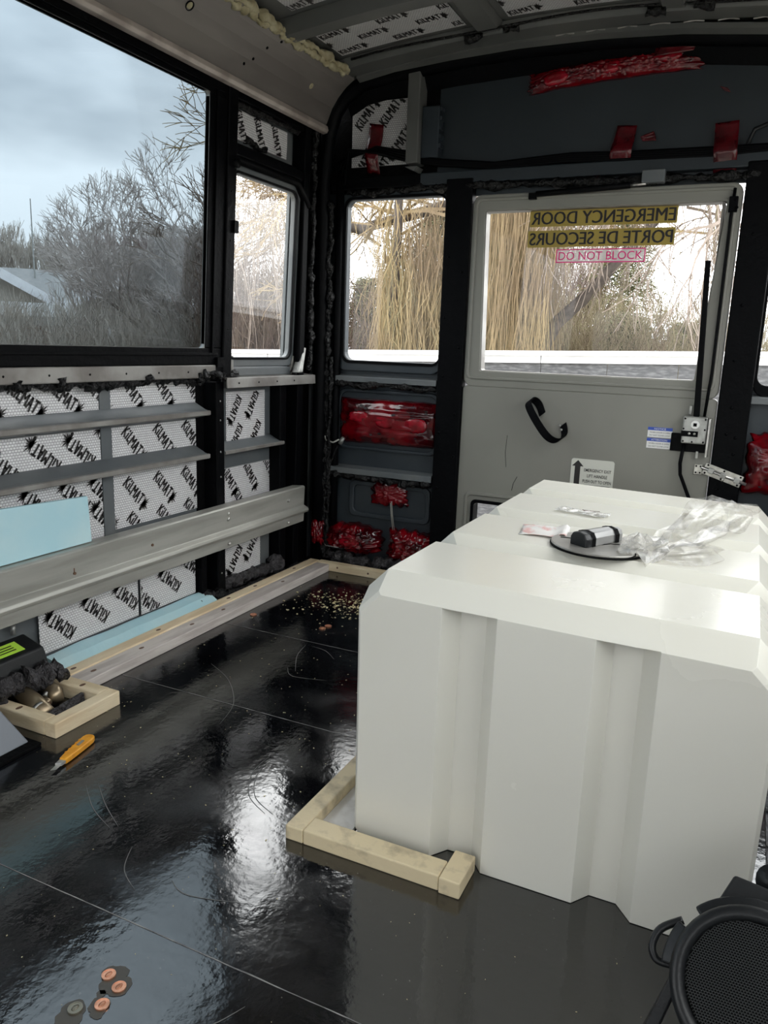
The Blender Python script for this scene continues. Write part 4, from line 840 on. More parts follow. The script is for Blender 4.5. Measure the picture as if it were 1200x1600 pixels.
for k in range(5): MB().prism([(0.055+.013*k, -.0115+.0006*(4-k)), (0.060+.013*k, -.0115+.0006*(4-k)), (0.060+.013*k, -.006), (0.055+.013*k, -.006)], KP, 0.0135, 0.0152).build('grip_notch', 'orange', kn, bevel=0.0006)
at_base(kn, (-1.17, 1.04, 0))

# ---- coins
def coin(x, y, rr, mat, label, ring=True, group=None):
    t = thing('coin', label, 'coin', group=group)
    cc = lambda q, d: [Vector((x+q*math.cos(2*PI*j/24), y+q*math.sin(2*PI*j/24), d)) for j in range(24)]
    MB().loft([cc(rr, 0.0008), cc(rr, 0.0024)]).build('coin_disc', mat, t)
    MB().ring([cc(rr*.86, .0022), cc(rr*.86, .0028)], [cc(rr*1.0, .0022), cc(rr*1.0, .0028)], 0, 0).build('coin_rim', mat, t)
    MB().loft([[Vector((x+q*.5*math.cos(2*PI*j/10), y+q*.75*math.sin(2*PI*j/10), d)) for j in range(10)] for q, d in ((rr*.8, .0024), (rr*.5, .003))]).build('coin_relief', mat, t, smooth=True)
    at_base(t, (x, y, 0)); return t
G = 'coins on the near floor'
for (x, y, mt, lb_) in ((-0.693, 0.657, 'copper', 'copper coin on damp spot, furthest from the camera of four'), (-0.666, 0.648, 'copper', 'copper coin on damp spot, rightmost of the four'), (-0.665, 0.617, 'copper', 'copper coin between the dull coin and the rightmost one'), (-0.691, 0.597, 'nickel', 'dull grey brown coin, leftmost of four on black floor')):
    coin(x, y, 0.0095, mt, lb_)
b = MB()
for (x, y, rr) in ((-0.692, 0.662, .014), (-0.684, 0.668, .012), (-0.668, 0.650, .017), (-0.68, 0.645, .014), (-0.668, 0.615, .014), (-0.662, 0.606, .010), (-0.693, 0.596, .015), (-0.688, 0.583, .016), (-0.685, 0.572, .012), (-0.680, 0.63, .006)):
    b.add([Vector((x+rr*(1+.3*noise.noise(Vector((j*.9, x*40, 0))))*math.cos(2*PI*j/16), y+rr*(1+.3*noise.noise(Vector((j*.9, y*40, 3))))*math.sin(2*PI*j/16), 0.0006+x*1e-4)) for j in range(16)], [tuple(range(16))])
b.build('damp_stain', 'water', fl, kind='stuff')
for (x, y, lb_) in ((-1.341, 1.93, 'reddish coin on black floor close to the grey board'), (-1.093, 1.935, 'pale coppery coin nearer camera, of the pair below the sawdust'), (-1.088, 1.962, 'pale coppery coin further back, of the pair below the sawdust')):
    coin(x, y, 0.0105, 'copper', lb_)
# crumbs
b = MB()
def crumb(x, y, s):
    a = random.uniform(0, PI); h = s*random.uniform(.2, .6); ca, sa = math.cos(a), math.sin(a); p = []
    for z in (0.0004, h):
        for u, v in ((-1, -1), (1, -.7), (.8, 1), (-.9, .8)): u *= s*(1 if z < .001 else .6); v *= s*.55; p.append((x+u*ca-v*sa, y+u*sa+v*ca, z))
    b.hexa(p)
for k in range(420):
    crumb(-1.13+random.gauss(0, .09), 2.17+random.gauss(0, .075), random.choice((.001, .0015, .002, .003, .0045)))
for k in range(260): crumb(random.uniform(-1.35, -0.65), random.uniform(1.0, 2.4), random.choice((.0008, .001, .0015, .002)))
for k in range(90): crumb(random.uniform(-1.2, 0.0), random.uniform(.55, 1.05), random.choice((.0006, .0008, .0012)))
tag(b.build('sawdust_crumbs', 'chip'), 'pale sawdust and wood crumbs scattered on the black floor', 'debris', kind='stuff')

# ---- bottom left: black box, sealant, pipes, leaning panel
bx = thing('junction_box', 'black box with a lime green sticker at left wall foot', 'box')
MB().hexa([(-1.53, 1.02, 0.07), (-1.445, 1.02, 0.07), (-1.445, 1.235, 0.07), (-1.53, 1.235, 0.07), (-1.53, 1.02, 0.135), (-1.462, 1.02, 0.115), (-1.462, 1.235, 0.115), (-1.53, 1.235, 0.135)]).build('housing', 'plastic', bx, bevel=0.005, seg=3)
MB().box(-1.53, -1.455, 1.0, 1.215, 0.0, 0.072).build('lower_body', 'blackdull', bx, bevel=0.004)
q = lambda u, v, d=0.0: Vector((-1.53+u*0.068, 1.02+v*.215, 0.1362-u*0.020+d))
ll = MB().hexa([q(.28, .34), q(.82, .34), q(.82, .80), q(.28, .80), q(.28, .34, .001), q(.82, .34, .001), q(.82, .80, .001), q(.28, .80, .001)]).build('lime_sticker', 'lime', bx)
b = MB()
for u in (.42, .54, .66): b.add([q(u, .42+.05*(u > .6), .0016), q(u+.05, .42+.05*(u > .6), .0016), q(u+.05, .72, .0016), q(u, .72, .0016)], [(0, 1, 2, 3)])
b.build('sticker_print', 'print', ll)
MB().tube([(-1.54, 1.215, .135), (-1.54, 1.215, .16)], .006, 8).build('top_fitting', 'zinc', bx, smooth=True)
at_base(bx, (-1.49, 1.12, 0))
b = MB(); gunk(b, [(-1.455, 1.06, 0.075), (-1.435, 1.10, 0.07), (-1.428, 1.16, 0.068), (-1.425, 1.20, 0.07), (-1.43, 1.245, 0.06)], 0.020, 90, n=12, step=.005, amp=1.1)
gunk(b, [(-1.425, 1.185, 0.062), (-1.405, 1.185, 0.045)], 0.016, 91, n=12, step=.005); gunk(b, [(-1.445, 1.10, 0.06), (-1.44, 1.095, 0.03)], 0.012, 92, n=10, step=.005); gunk(b, [(-1.425, 1.24, .062), (-1.40, 1.235, .045)], .014, 93, n=10, step=.005)
tag(b.build('sealant_lump', 'greygunk', smooth=True), 'lumpy dark grey sealant squeezed over the pipes below black box', 'sealant')
for (x, y, lb_, xe) in ((-1.45, 1.145, 'fat dusty metal pipe nearer the slate panel in the box', -1.335), (-1.45, 1.205, 'short dusty brass pipe deeper in the pine pipe box', -1.375)):
    t = thing('pipe', lb_, 'pipe', group=None); rr = 0.021 if y < 1.18 else 0.018
    MB().tube([(x, y, 0.040), (x+.06, y-.008, 0.028), (xe, y-.018, 0.014)], [rr, rr, rr*.95], 16).build('pipe_tube', 'pipe', t, smooth=True)
    MB().tube([(xe-.03, y-.014, 0.0195), (xe-.022, y-.0155, 0.0178)], rr*1.06, 16).build('pipe_collar', 'zinc', t, smooth=True)
    at_base(t, (xe, y, 0))
t = thing('pipe_plug', 'small round brass plug between the two dusty pipes', 'plug')
MB().tube([(-1.395, 1.168, 0.022), (-1.372, 1.162, 0.020)], [0.009, 0.0085], 12).build('plug_body', 'pipe', t, smooth=True)
MB().tube([(-1.372, 1.162, 0.020), (-1.369, 1.162, 0.0198)], 0.004, 10).build('plug_face', 'knot', t)
o = MB().hexa([(-1.320, 1.112, 0.0), (-1.310, 1.112, 0.0), (-1.322, 1.222, 0.0), (-1.332, 1.222, 0.0), (-1.322, 1.112, 0.030), (-1.312, 1.112, 0.030), (-1.324, 1.222, 0.032), (-1.334, 1.222, 0.032)]).build('tar_strip', 'greygunk', bevel=0.001)
tag(o, 'dark tar covered strip standing inside the pine pipe box', 'strip')
lp = thing('slate_panel', 'smooth slate grey panel leaning by the pipe box', 'panel')
MB().hexa([(-1.30, 0.60, 0.006), (-1.285, 0.60, 0.006), (-1.285, 1.035, 0.006), (-1.30, 1.035, 0.006), (-1.39, 0.60, 0.145), (-1.378, 0.60, 0.145), (-1.378, 0.985, 0.145), (-1.39, 0.985, 0.145)]).build('panel_face', 'slate', lp, bevel=0.004)
MB().box(-1.36, -1.262, 0.60, 1.045, 0.0, 0.008).build('panel_foot', 'blackdull', lp, bevel=0.002)
at_base(lp, (-1.31, 0.82, 0))

# ---- red taped lamps on the rear wall
def film(name, mat, outline_fn, cu, cv_, w, h, bulge, seed, parent, d0=0.0, n=44, m=26, ragged=0.06, mp=mR, ridge=0.25):
    fx = 2.4*w/h if w > h*1.6 else 3.2
    if w > h*4: n = 110
    if w > h*2 and ragged < .05: fx = 1.3
    mb = MB(); rows = []
    for j in range(m+1):
        row = []
        for i in range(n+1):
            a = i/n*2-1; c = j/m*2-1
            e = 1+ragged*noise.noise(Vector((a*3+seed, c*3, seed)))*2.2
            a2, c2 = outline_fn(a, c); u = cu+a2*w/2*e; v = cv_+c2*h/2*(1+ragged*noise.noise(Vector((c*3, a*4+seed, 2)))*2.2)
            edge = max(0.0, (1-abs(a)**4)*(1-abs(c)**3)); hgt = bulge*edge**0.6
            hgt += bulge*ridge*edge*(abs(noise.noise(Vector((a*fx+seed, c*4.5, 1))))*2-0.4)+bulge*ridge*.3*edge*noise.noise(Vector((a*fx*2.2, c*9+seed, 4)))
            row.append(mp(u, v, d0+max(hgt, 0)+0.001))
        rows.append(row)
    mb.loft(rows, cap=False, closed=False)
    o = mb.build(name, mat, parent, smooth=True); s = o.modifiers.new('thick', 'SOLIDIFY'); s.thickness = 0.0006; return o, rows
sq = lambda a, c: (a, c)
rd = lambda a, c: (a*math.sqrt(1-c*c*.42), c*math.sqrt(1-a*a*.42))
def marks(parent, rows, pts, s=0.007):
    mb = MB(); n_ = len(rows[0])-1; m2 = len(rows)-1
    for (a, c, sc) in pts:
        i = int(a*n_); j = int(c*m2)
        for (di, dj) in ((0, 0),):
            p = rows[j][i]; e1 = (rows[j][min(i+1, n_)]-rows[j][max(i-1, 0)]).normalized(); e2 = (rows[min(j+1, m2)][i]-rows[max(j-1, 0)][i]).normalized(); nn = e1.cross(e2); nn = nn if nn.y < 0 else -nn
            MB().add([p+nn*.003+e1*s*sc*math.cos(2*PI*k/12)+e2*s*.65*sc*math.sin(2*PI*k/12) for k in range(12)], [tuple(range(12))]).build('tape_print', 'print', parent)
def taped_lamp(label, shape, cu, cv_, w, h, bulge, seed, d0=0.0, lenses=(), mk=(), mp=mR, ragged=0.06, mat='film', ridge=.25):
    t = thing('taped_lamp', label, 'lamp')
    o, rows = film('red_wrapping', mat, shape, cu, cv_, w, h, bulge, seed, t, d0, ragged=ragged, mp=mp, ridge=ridge)
    for (lu, lv, lw, lh) in lenses: film('daylit_lens', 'filmdaylit', rd, lu, lv, lw, lh, 0.005, seed+lu*10, t, d0+bulge*0.93, n=14, m=10, mp=mp, ridge=.5)  # lens patches coloured brighter, as if daylight came through from outside
    marks(t, rows, mk); at_base(t, mp(cu, cv_-h/2, d0)); return t
rng = random.Random(5)
mkr = lambda k: [(rng.uniform(.08, .92), rng.uniform(.1, .9), rng.uniform(.7, 1.3)) for _ in range(k)]
taped_lamp('large red taped lamp bundle below rear left window', sq, -1.208, 0.567, 0.405, 0.168, 0.045, 1.0, -0.015, lenses=[(-1.315, 0.585, 0.085, 0.040), (-1.205, 0.575, 0.085, 0.050), (-1.085, 0.568, 0.090, 0.055)], mk=mkr(15), ragged=0.03)
taped_lamp('small torn red taped patch just under the lower rear rib', sq, -1.195, 0.302, 0.15, 0.095, 0.022, 6.0, -0.015, mk=mkr(2), ragged=0.14)
taped_lamp('round red taped lamp in the left bottom corner of rear wall', rd, -1.335, 0.112, 0.255, 0.120, 0.06, 11.0, -0.01, lenses=[(-1.335, 0.108, 0.09, 0.05)], mk=mkr(7), ragged=0.10, ridge=.3)
taped_lamp('crumpled red taped lamp beside tank, right of round one', sq, -1.092, 0.108, 0.185, 0.125, 0.055, 17.0, -0.01, mk=mkr(6), ragged=0.11, ridge=.32)
taped_lamp('long red taped lamp strip high on the dark upper rear panel', sq, -0.498, 1.678, 0.515, 0.062, 0.024, 23.0, -0.010, lenses=[(-0.67, 1.675, 0.075, 0.04), (-0.50, 1.678, 0.06, 0.035), (-0.345, 1.688, 0.08, 0.035)], mp=lambda u, v, d: mR(u, v+0.03*(1-((u+.3)/.5)**2)-0.012, d), ragged=0.05, ridge=.4)
taped_lamp('red taped lamp at right frame edge beside the barrel bolt', sq, 0.125, 0.535, 0.235, 0.185, 0.04, 29.0, 0.0, lenses=[(0.12, 0.53, 0.09, 0.06)], mk=mkr(3), ragged=0.08)
taped_lamp('small red taped bundle at the foot of left corner pillar', sq, -1.462, 0.13, 0.05, 0.09, 0.02, 31.0, 0.06, ragged=0.2)
def tape(label, pts, d, parent=None):
    mb = MB(); rows = []
    (x0, z0), (x1, z1), (x2, z2), (x3, z3) = pts; n_ = 12
    for j in range(n_+1):
        t = j/n_; l = Vector((x0+(x3-x0)*t, z0+(z3-z0)*t)); r_ = Vector((x1+(x2-x1)*t, z1+(z2-z1)*t)); row = []
        for i in range(5): p = l.lerp(r_, i/4); row.append(mR(p.x+.002*noise.noise(Vector((t*8, i, d*30))), p.y, d(t)+0.002*noise.noise(Vector((t*6, i*.8, x0*20)))))
        rows.append(row)
    mb.loft(rows, cap=False, closed=False); o = mb.build('tape_strip', 'tape', smooth=True); o.modifiers.new('thick', 'SOLIDIFY').thickness = 0.0005
    return tag(o, label, 'tape')
tape_ = lambda lb_, pts, f: tape(lb_, pts, f)
def tape(label, pts, f):
    mb = MB(); rows = []; (x0, z0), (x1, z1), (x2, z2), (x3, z3) = pts; n_ = 12
    for j in range(n_+1):
        t = j/n_; l = Vector((x0+(x3-x0)*t, z0+(z3-z0)*t)); r_ = Vector((x1+(x2-x1)*t, z1+(z2-z1)*t)); row = []
        for i in range(5):
            p = l.lerp(r_, i/4); row.append(mR(p.x+.002*noise.noise(Vector((t*8, i, 3))), p.y, f(t)+0.0015*noise.noise(Vector((t*6, i*.8, x0*20)))))
        rows.append(row)
    mb.loft(rows, cap=False, closed=False); o = mb.build('tape_strip', 'tape', smooth=True); o.modifiers.new('thick', 'SOLIDIFY').thickness = 0.0005
    return tag(o, label, 'tape')
wb = lambda c: (lambda t: 0.002+0.030*math.exp(-((t-c)/.25)**2))
tape('red tape strip over the foil mat above rear left window', [(-1.318, 1.602), (-1.262, 1.592), (-1.268, 1.432), (-1.318, 1.440)], wb(.65))
tape('red tape strip left of the two above the door', [(-0.470, 1.528), (-0.412, 1.524), (-0.420, 1.408), (-0.485, 1.408)], wb(.65))
tape('red tape strip right of the two above the door', [(-0.192, 1.512), (-0.128, 1.516), (-0.120, 1.376), (-0.182, 1.372)], wb(.6))
tape('torn red tape scrap beside the left tape strip above door', [(-0.400, 1.492), (-0.362, 1.505), (-0.352, 1.478), (-0.392, 1.478)], lambda t: 0.0)
tape('tiny red tape scrap alone high on the rear panel', [(-0.192, 1.612), (-0.170, 1.605), (-0.160, 1.592), (-0.178, 1.598)], lambda t: 0.0)
tape('dark red tape patch at arch above the long lamp strip', [(-0.37, 1.742), (-0.26, 1.742), (-0.27, 1.705), (-0.38, 1.70)], lambda t: 0.03)
# wires
wi = thing('wiring_loom', 'black wiring loom sagging across the rear wall above windows', 'wires')
for k in range(4):
    MB().tube([mR(-1.46+.02*k, 1.46-.02*k, 0.02), mR(-1.38, 1.495+.006*k, .018+.004*k), mR(-1.28, 1.517-.006*k, .018+.004*k), mR(-1.17, 1.495-.008*k, .02), mR(-1.06, 1.462-.004*k, .02), mR(-0.85, 1.440-.004*k, .014), mR(-0.6, 1.452-.006*k, .014), mR(-0.44, 1.445-.006*k, .016), mR(-0.15, 1.440-.006*k, .016), mR(0.10, 1.44, .014), mR(0.4, 1.43-.004*k, .014)], 0.0068, 7).build('wire', 'black', wi, smooth=True)
MB().tube([mR(-0.10, 1.44, .012), mR(-0.085, 1.485, .012), mR(-0.04, 1.502, .012), mR(0.02, 1.495, .012), mR(0.06, 1.46, .012)], 0.006, 7).build('wire', 'plastic', wi, smooth=True)
at_base(wi, (-0.5, 2.58, 1.44))
wi = thing('lamp_wire', 'pale twin wire between two red taped bundles on rear wall', 'wire')
for dx in (0, .005): MB().tube([mR(-1.182+dx, 0.275, 0.006), mR(-1.178+dx, 0.225, 0.004), mR(-1.168+dx*1.3, 0.165, 0.006)], 0.0018, 6).build('wire', 'rail', wi, smooth=True)
wi = thing('corner_wire', 'looped wire with connector hanging in the left rear corner', 'wire')
MB().tube([mR(-1.455, 0.62, .03), mR(-1.462, 0.52, .03), mR(-1.45, 0.487, .035), mR(-1.42, 0.480, .03), mR(-1.40, 0.492, .02)], 0.0035, 6).build('wire', 'rail', wi, smooth=True)
MB().tube([mR(-1.40, 0.475, .012), mR(-1.385, 0.50, .012)], [.009, .008], 8).build('connector', 'zinc', wi, smooth=True)
MB().tube([mR(-1.40, 0.47, .03), mR(-1.43, 0.40, .03), mR(-1.45, 0.30, .03), mR(-1.455, 0.16, .03), mR(-1.44, 0.085, .04), mR(-1.40, 0.072, .05), mR(-1.35, 0.075, .05)], 0.0032, 6).build('wire', 'gunk', wi, smooth=True)
MB().tube([mR(-1.46, 0.09, .03), mR(-1.43, 0.078, .055), mR(-1.37, 0.08, .06)], 0.0018, 6).build('wire', 'lip', wi, smooth=True)

# ---- portable speaker, near right
sp_ = thing('portable_speaker', 'black portable speaker with round mesh grille at near right corner', 'speaker')
sc = Vector((0.078, 0.800, 0.195)); nrm = (Vector((0.02, 0.05, 0.86))-sc).normalized(); su = Vector((1, 0, 0)); su = (su-nrm*su.dot(nrm)).normalized(); sv = nrm.cross(su)
def SP(u, v, d): return sc+su*u+sv*v+nrm*d
cS = lambda rr, d, k=48: [SP(rr*math.cos(2*PI*j/k), rr*1.0*math.sin(2*PI*j/k), d) for j in range(k)]
RG = 0.068
MB().loft([cS(RG*.99, -0.006), cS(RG*.99, -0.012)]).build('grille_backing', 'blackdull', sp_)
r = MB(); k = 48
lo = [cS(RG, -0.004), cS(RG+.002, 0.003), cS(RG+.012, 0.004), cS(RG+.016, -0.002), cS(RG+.017, -0.02), cS(RG+.010, -0.05), cS(RG-.01, -0.085)]
r.loft(lo, cap=False); r.build('front_ring', 'plastic', sp_, smooth=True)
MB().loft([cS(RG-.01, -0.085), cS(RG-.03, -0.10)]).build('rear_shell', 'plastic', sp_, smooth=True)
# honeycomb mesh of the grille
gm = MB(); s = 0.0030; R_ = RG*.985
ny = int(R_/(s*0.866))+1
for j in range(-ny, ny+1):
    for i in range(-30, 31):
        cx2 = i*s+(j % 2)*s/2; cy2 = j*s*.866
        if cx2*cx2+cy2*cy2 > R_*R_: continue
        for a in (30, 90, 150):
            # shared hex walls: three of six edges per cell
            a0 = math.radians(a-30); a1 = math.radians(a+30); q_ = s*0.577
            p0 = (cx2+q_*math.cos(a0), cy2+q_*math.sin(a0)); p1 = (cx2+q_*math.cos(a1), cy2+q_*math.sin(a1))
            dx, dy = p1[0]-p0[0], p1[1]-p0[1]; l_ = math.hypot(dx, dy); nx_, ny_ = -dy/l_*.00042, dx/l_*.00042
            dome = lambda p: 0.0035*(1-(p[0]**2+p[1]**2)/R_**2)-0.004
            gm.add([SP(p0[0]+nx_, p0[1]+ny_, dome(p0)), SP(p0[0]-nx_, p0[1]-ny_, dome(p0)), SP(p1[0]-nx_, p1[1]-ny_, dome(p1)), SP(p1[0]+nx_, p1[1]+ny_, dome(p1))], [(0, 1, 2, 3)])
gm.build('grille_mesh', 'grille', sp_, kind='stuff')
# top wedge, feet, side loop, knobs
MB().prism([(-0.050, 0.070), (-0.030, 0.115), (0.02, 0.108), (0.10, 0.088), (0.10, 0.05), (0, 0.06)], SP, -0.075, -0.035).build('top_wedge', 'plastic', sp_, bevel=0.003)
r = MB(); r.loft([[SP(rr*math.cos(t), rr*math.sin(t), d) for rr, d in ((RG+.014, -.012), (RG+.026, -.016), (RG+.026, -.034), (RG+.014, -.038))] for t in [math.radians(35+5*i) for i in range(21)]]); r.build('top_bumper', 'plastic', sp_, bevel=.002)
r = MB(); r.loft([[SP(rr*math.cos(t), rr*math.sin(t), d) for rr, d in ((RG+.012, -.004), (RG+.026, -.01), (RG+.026, -.028), (RG+.012, -.03))] for t in [math.radians(150+5*i) for i in range(7)]]); r.build('side_bumper', 'plastic', sp_, bevel=.002)
MB().tube([SP(*q) for q in smooth([(-0.078, 0.050, -0.03), (-0.100, 0.034, -0.03), (-0.107, 0.014, -0.03), (-0.099, 0.001, -0.03), (-0.078, 0.002, -0.03)], 6)], 0.0045, 8).build('side_loop', 'plastic', sp_, smooth=True)
MB().tube([SP(0.012, 0.125, -0.075), SP(0.012, 0.125, -0.105)], [0.020, 0.019], 18).build('tuning_knob', 'plastic', sp_, smooth=True)
MB().tube([SP(0.085, 0.108, -0.045), SP(0.085, 0.112, -0.07)], [0.012, 0.011], 14).build('tuning_knob', 'plastic', sp_, smooth=True)
MB().tube([SP(0.072, 0.094, -0.034), SP(0.080, 0.0935, -0.034)], 0.0022, 8).build('indicator_light', 'led', sp_, smooth=True)
for s1 in (-1, 1):
    MB().hexa([SP(s1*.070, -0.005, -.02), SP(s1*.082, -0.005, -.02), SP(s1*.082, -0.005, -.04), SP(s1*.070, -0.005, -.04), Vector((sc.x+s1*.120, sc.y-.05, 0.0)), Vector((sc.x+s1*.138, sc.y-.05, 0.0)), Vector((sc.x+s1*.138, sc.y-.02, 0.0)), Vector((sc.x+s1*.120, sc.y-.02, 0.0))]).build('stand_leg', 'plastic', sp_, bevel=0.002)
MB().hexa([Vector((sc.x+a*.05, sc.y+b2, 0)) for a, b2 in ((-1, 0.0), (1, 0.0), (1, .10), (-1, .10))]+[SP(-.05, -.03, -.06), SP(.05, -.03, -.06), SP(.05, .03, -.095), SP(-.05, .03, -.095)]).build('base_block', 'plastic', sp_, bevel=0.003)
at_base(sp_, (sc.x, sc.y, 0))
ca_ = thing('power_cord', 'black cord curling on the floor right of tank', 'cord')
for dx in (0, .006): MB().tube([Vector(q) for q in smooth([(0.20+dx, 1.65, .004), (0.165+dx, 1.40, .005), (0.13+dx, 1.22, .012), (0.125+dx*.6, 1.14, .03), (0.10+dx*.3, 1.04, .06), (0.085, 0.97, .09), (0.08, 0.92, .14)], 5)], 0.003, 7).build('cord_strand', 'plastic', ca_, smooth=True)
M['pad'] = pmat('ribbed_mat', (0.03, 0.032, 0.036), 0.3, col2=(0.10, 0.10, 0.11), cscale=22, bump=0.8, bscale=40, bdist=.02)
mt_ = thing('floor_mat', 'dark ribbed rubber mat on the floor right of tank', 'mat')
MB().box(0.12, 0.47, 1.25, 2.35, 0.0, 0.006).build('mat_sheet', 'pad', mt_)
for k in range(9): MB().box(0.12, 0.47, 1.27+.12*k, 1.278+.12*k, 0.006, 0.011).build('mat_rib', 'pad', mt_)

# ================================================================== OUTSIDE
M['bark'] = pmat('grey_brown_bark', (0.22, 0.185, 0.165), 0.9, col2=(0.32, 0.28, 0.25), cscale=12)
M['twig'] = pmat('winter_twigs', (0.17, 0.145, 0.13), 0.9)
M['paletwig'] = pmat('pale_brown_twigs', (0.24, 0.195, 0.165), 0.9, col2=(0.19, 0.15, 0.12), cscale=3)
M['willowbark'] = pmat('dark_willow_bark', (0.065, 0.053, 0.046), 0.9, col2=(0.10, 0.082, 0.07), cscale=10)
M['greytwig'] = pmat('grey_brown_twigs', (0.45, 0.40, 0.37), 0.9)
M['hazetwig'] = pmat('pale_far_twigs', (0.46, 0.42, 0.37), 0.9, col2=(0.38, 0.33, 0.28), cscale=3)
M['willow'] = pmat('yellow_willow_twigs', (0.30, 0.225, 0.115), 0.85, col2=(0.20, 0.14, 0.08), cscale=1.5)
M['willow2'] = pmat('olive_willow_twigs', (0.21, 0.18, 0.10), 0.85, col2=(0.16, 0.12, 0.08), cscale=1.5)
M['needle'] = pmat('olive_needles', (0.085, 0.09, 0.04), 0.9, col2=(0.14, 0.135, 0.06), cscale=3)
M['brush'] = pmat('dry_brush', (0.18, 0.135, 0.10), 0.9, col2=(0.15, 0.105, 0.09), cscale=2)
M['vinyl'] = pmat('white_vinyl', (0.82, 0.82, 0.83), 0.4, col2=(0.74, 0.74, 0.76), cscale=3)
M['oldboard'] = pmat('weathered_dark_boards', (0.06, 0.06, 0.064), 0.6, col2=(0.15, 0.15, 0.155), cscale=14, stretch=(1, 1, 4), cpos=(.45, .7))
M['shingle'] = pmat('grey_shingles', (0.22, 0.22, 0.215), 0.9, col2=(0.28, 0.27, 0.26), cscale=6)
M['stucco'] = pmat('pale_stucco', (0.50, 0.46, 0.40), 0.9)
M['redwall'] = pmat('russet_cladding', (0.30, 0.13, 0.10), 0.8)
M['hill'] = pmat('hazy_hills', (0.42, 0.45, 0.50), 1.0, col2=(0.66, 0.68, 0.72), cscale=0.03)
def seg(mb, a, b, ra, rb, n=3):
    d = b-a
    if d.length < 1e-5: return
    d = d.normalized(); x = d.orthogonal().normalized(); y = d.cross(x); k = len(mb.v)
    for p, r in ((a, ra), (b, rb)):
        for j in range(n): mb.v.append(tuple(p+(x*math.cos(2*PI*j/n)+y*math.sin(2*PI*j/n))*r))
    for j in range(n): q = (j+1) % n; mb.f.append((k+j, k+q, k+n+q, k+n+j))
def grow(mbs, p, d, length, r, depth, rng, spread=0.55, upw=0.12, kids=3, nseg=3, shrink=0.72, minr=0.003):
    mb = mbs[0] if depth > 3 else mbs[1]
    pts = [p]
    for i in range(nseg):
        d = (d+Vector((rng.gauss(0, .13), rng.gauss(0, .13), rng.gauss(0, .10)+upw*.3))).normalized(); q = p+d*length/nseg
        r1 = r*(1-0.28/nseg*(i+1)); seg(mb, p, q, r*(1-0.28/nseg*i), r1, 6 if r > .03 else 3); p = q; pts.append(p)
        if depth > 0 and i < nseg-1 and depth < 6 and rng.random() < .75:
            dd = (d+Vector((rng.gauss(0, 1), rng.gauss(0, 1), rng.gauss(0, .6)+upw)).normalized()*spread*1.5).normalized()
            grow(mbs, p, dd, length*shrink*rng.uniform(.6, .9), max(r*.5, minr), depth-2 if depth > 1 else 0, rng, spread, upw, kids, nseg, shrink, minr)
    if depth > 0:
        for k in range(kids):
            dd = (d+Vector((rng.gauss(0, 1), rng.gauss(0, 1), rng.gauss(0, .7)+upw)).normalized()*spread*rng.uniform(.7, 1.3)).normalized()
            grow(mbs, p, dd, length*shrink*rng.uniform(.8, 1.1), max(r*.60, minr), depth-1, rng, spread, upw, kids, nseg, shrink, minr)
def raw(mb, name, mat, parent, kind=None):
    me = bpy.data.meshes.new(name); me.from_pydata(mb.v, [], mb.f); me.materials.append(M[mat]); o = bpy.data.objects.new(name, me); C.objects.link(o); o.parent = parent
    if kind: o['kind'] = kind
    return o
def pol(px, D):            # ground point on a bearing: bearing in degrees left of the bus's long axis
    a = math.radians(px); return Vector((-math.sin(a)*D, math.cos(a)*D, 0))
def tree(label, bearing, D, h, depth, seed, r=0.10, lean=(0, 0), spread=.55, upw=.12, kids=3, mats=('bark', 'twig'), first=None, cat='tree', group=None, minr=.004, multi=1):
    t = thing('bare_tree', label, cat, group=group); rng = random.Random(seed); a, b = MB(), MB(); p = pol(bearing, D); p.z = -0.95
    for m in range(multi):
        d = Vector((lean[0]+(rng.gauss(0, .25) if multi > 1 else 0), lean[1]+(rng.gauss(0, .2) if multi > 1 else 0), 1)).normalized()
        grow((a, b), p, d, (first or h*.30), r, depth, rng, spread, upw, kids, 3, .74, minr)
    raw(a, 'trunk', mats[0], t); raw(b, 'twigs', mats[1], t, 'stuff'); at_base(t, p); return t
tree('big bare round crowned tree close behind right side of large window', 36.4, 15, 6.4, 7, 11, r=.085, lean=(-.55, -.30), spread=.58, upw=.12, kids=3, first=1.45, minr=.0045, mats=('bark', 'greytwig'), multi=3)
tree('many stemmed bare tree standing before the gable house', 44.2, 17, 4.6, 5, 22, r=.05, spread=.40, upw=.35, first=1.25, multi=4, minr=.005, mats=('greytwig', 'greytwig'))
tree('smaller many stemmed bare tree left of the gable', 42.0, 17.5, 4.0, 5, 27, r=.045, spread=.42, upw=.3, first=1.1, multi=3, minr=.005, mats=('greytwig', 'greytwig'))
for i, (bd, D, h) in enumerate(((52.5, 44, 6.6), (50.2, 46, 7.0), (48.6, 44, 6.5), (46.8, 45, 6.4))):
    tree(['tall slim bare tree behind the roof, leftmost in the large window', 'tall slim bare tree behind roof, second from window left edge', 'slim bare tree behind roof beside the thin mast', 'slim bare tree behind roof, rightmost of the far four'][i], bd, D, h, 5, 40+i, r=.08, spread=.32, upw=.5, first=h*.31, multi=4, minr=.011, mats=('hazetwig', 'hazetwig'))
tree('bare tree with arching limb behind the small side window', 35.4, 13, 5.5, 5, 63, r=.09, lean=(.25, 0), spread=.6, upw=.05, first=1.6, mats=('bark', 'paletwig'), minr=.005)
# mast
tag(MB().tube([pol(49.0, 36)+Vector((0, 0, -.9)), pol(49.0, 36)+Vector((0, 0, 6.1))], [.05, .02], 6).build('antenna_mast', 'zinc'), 'thin grey antenna mast rising between the far bare trees', 'mast')

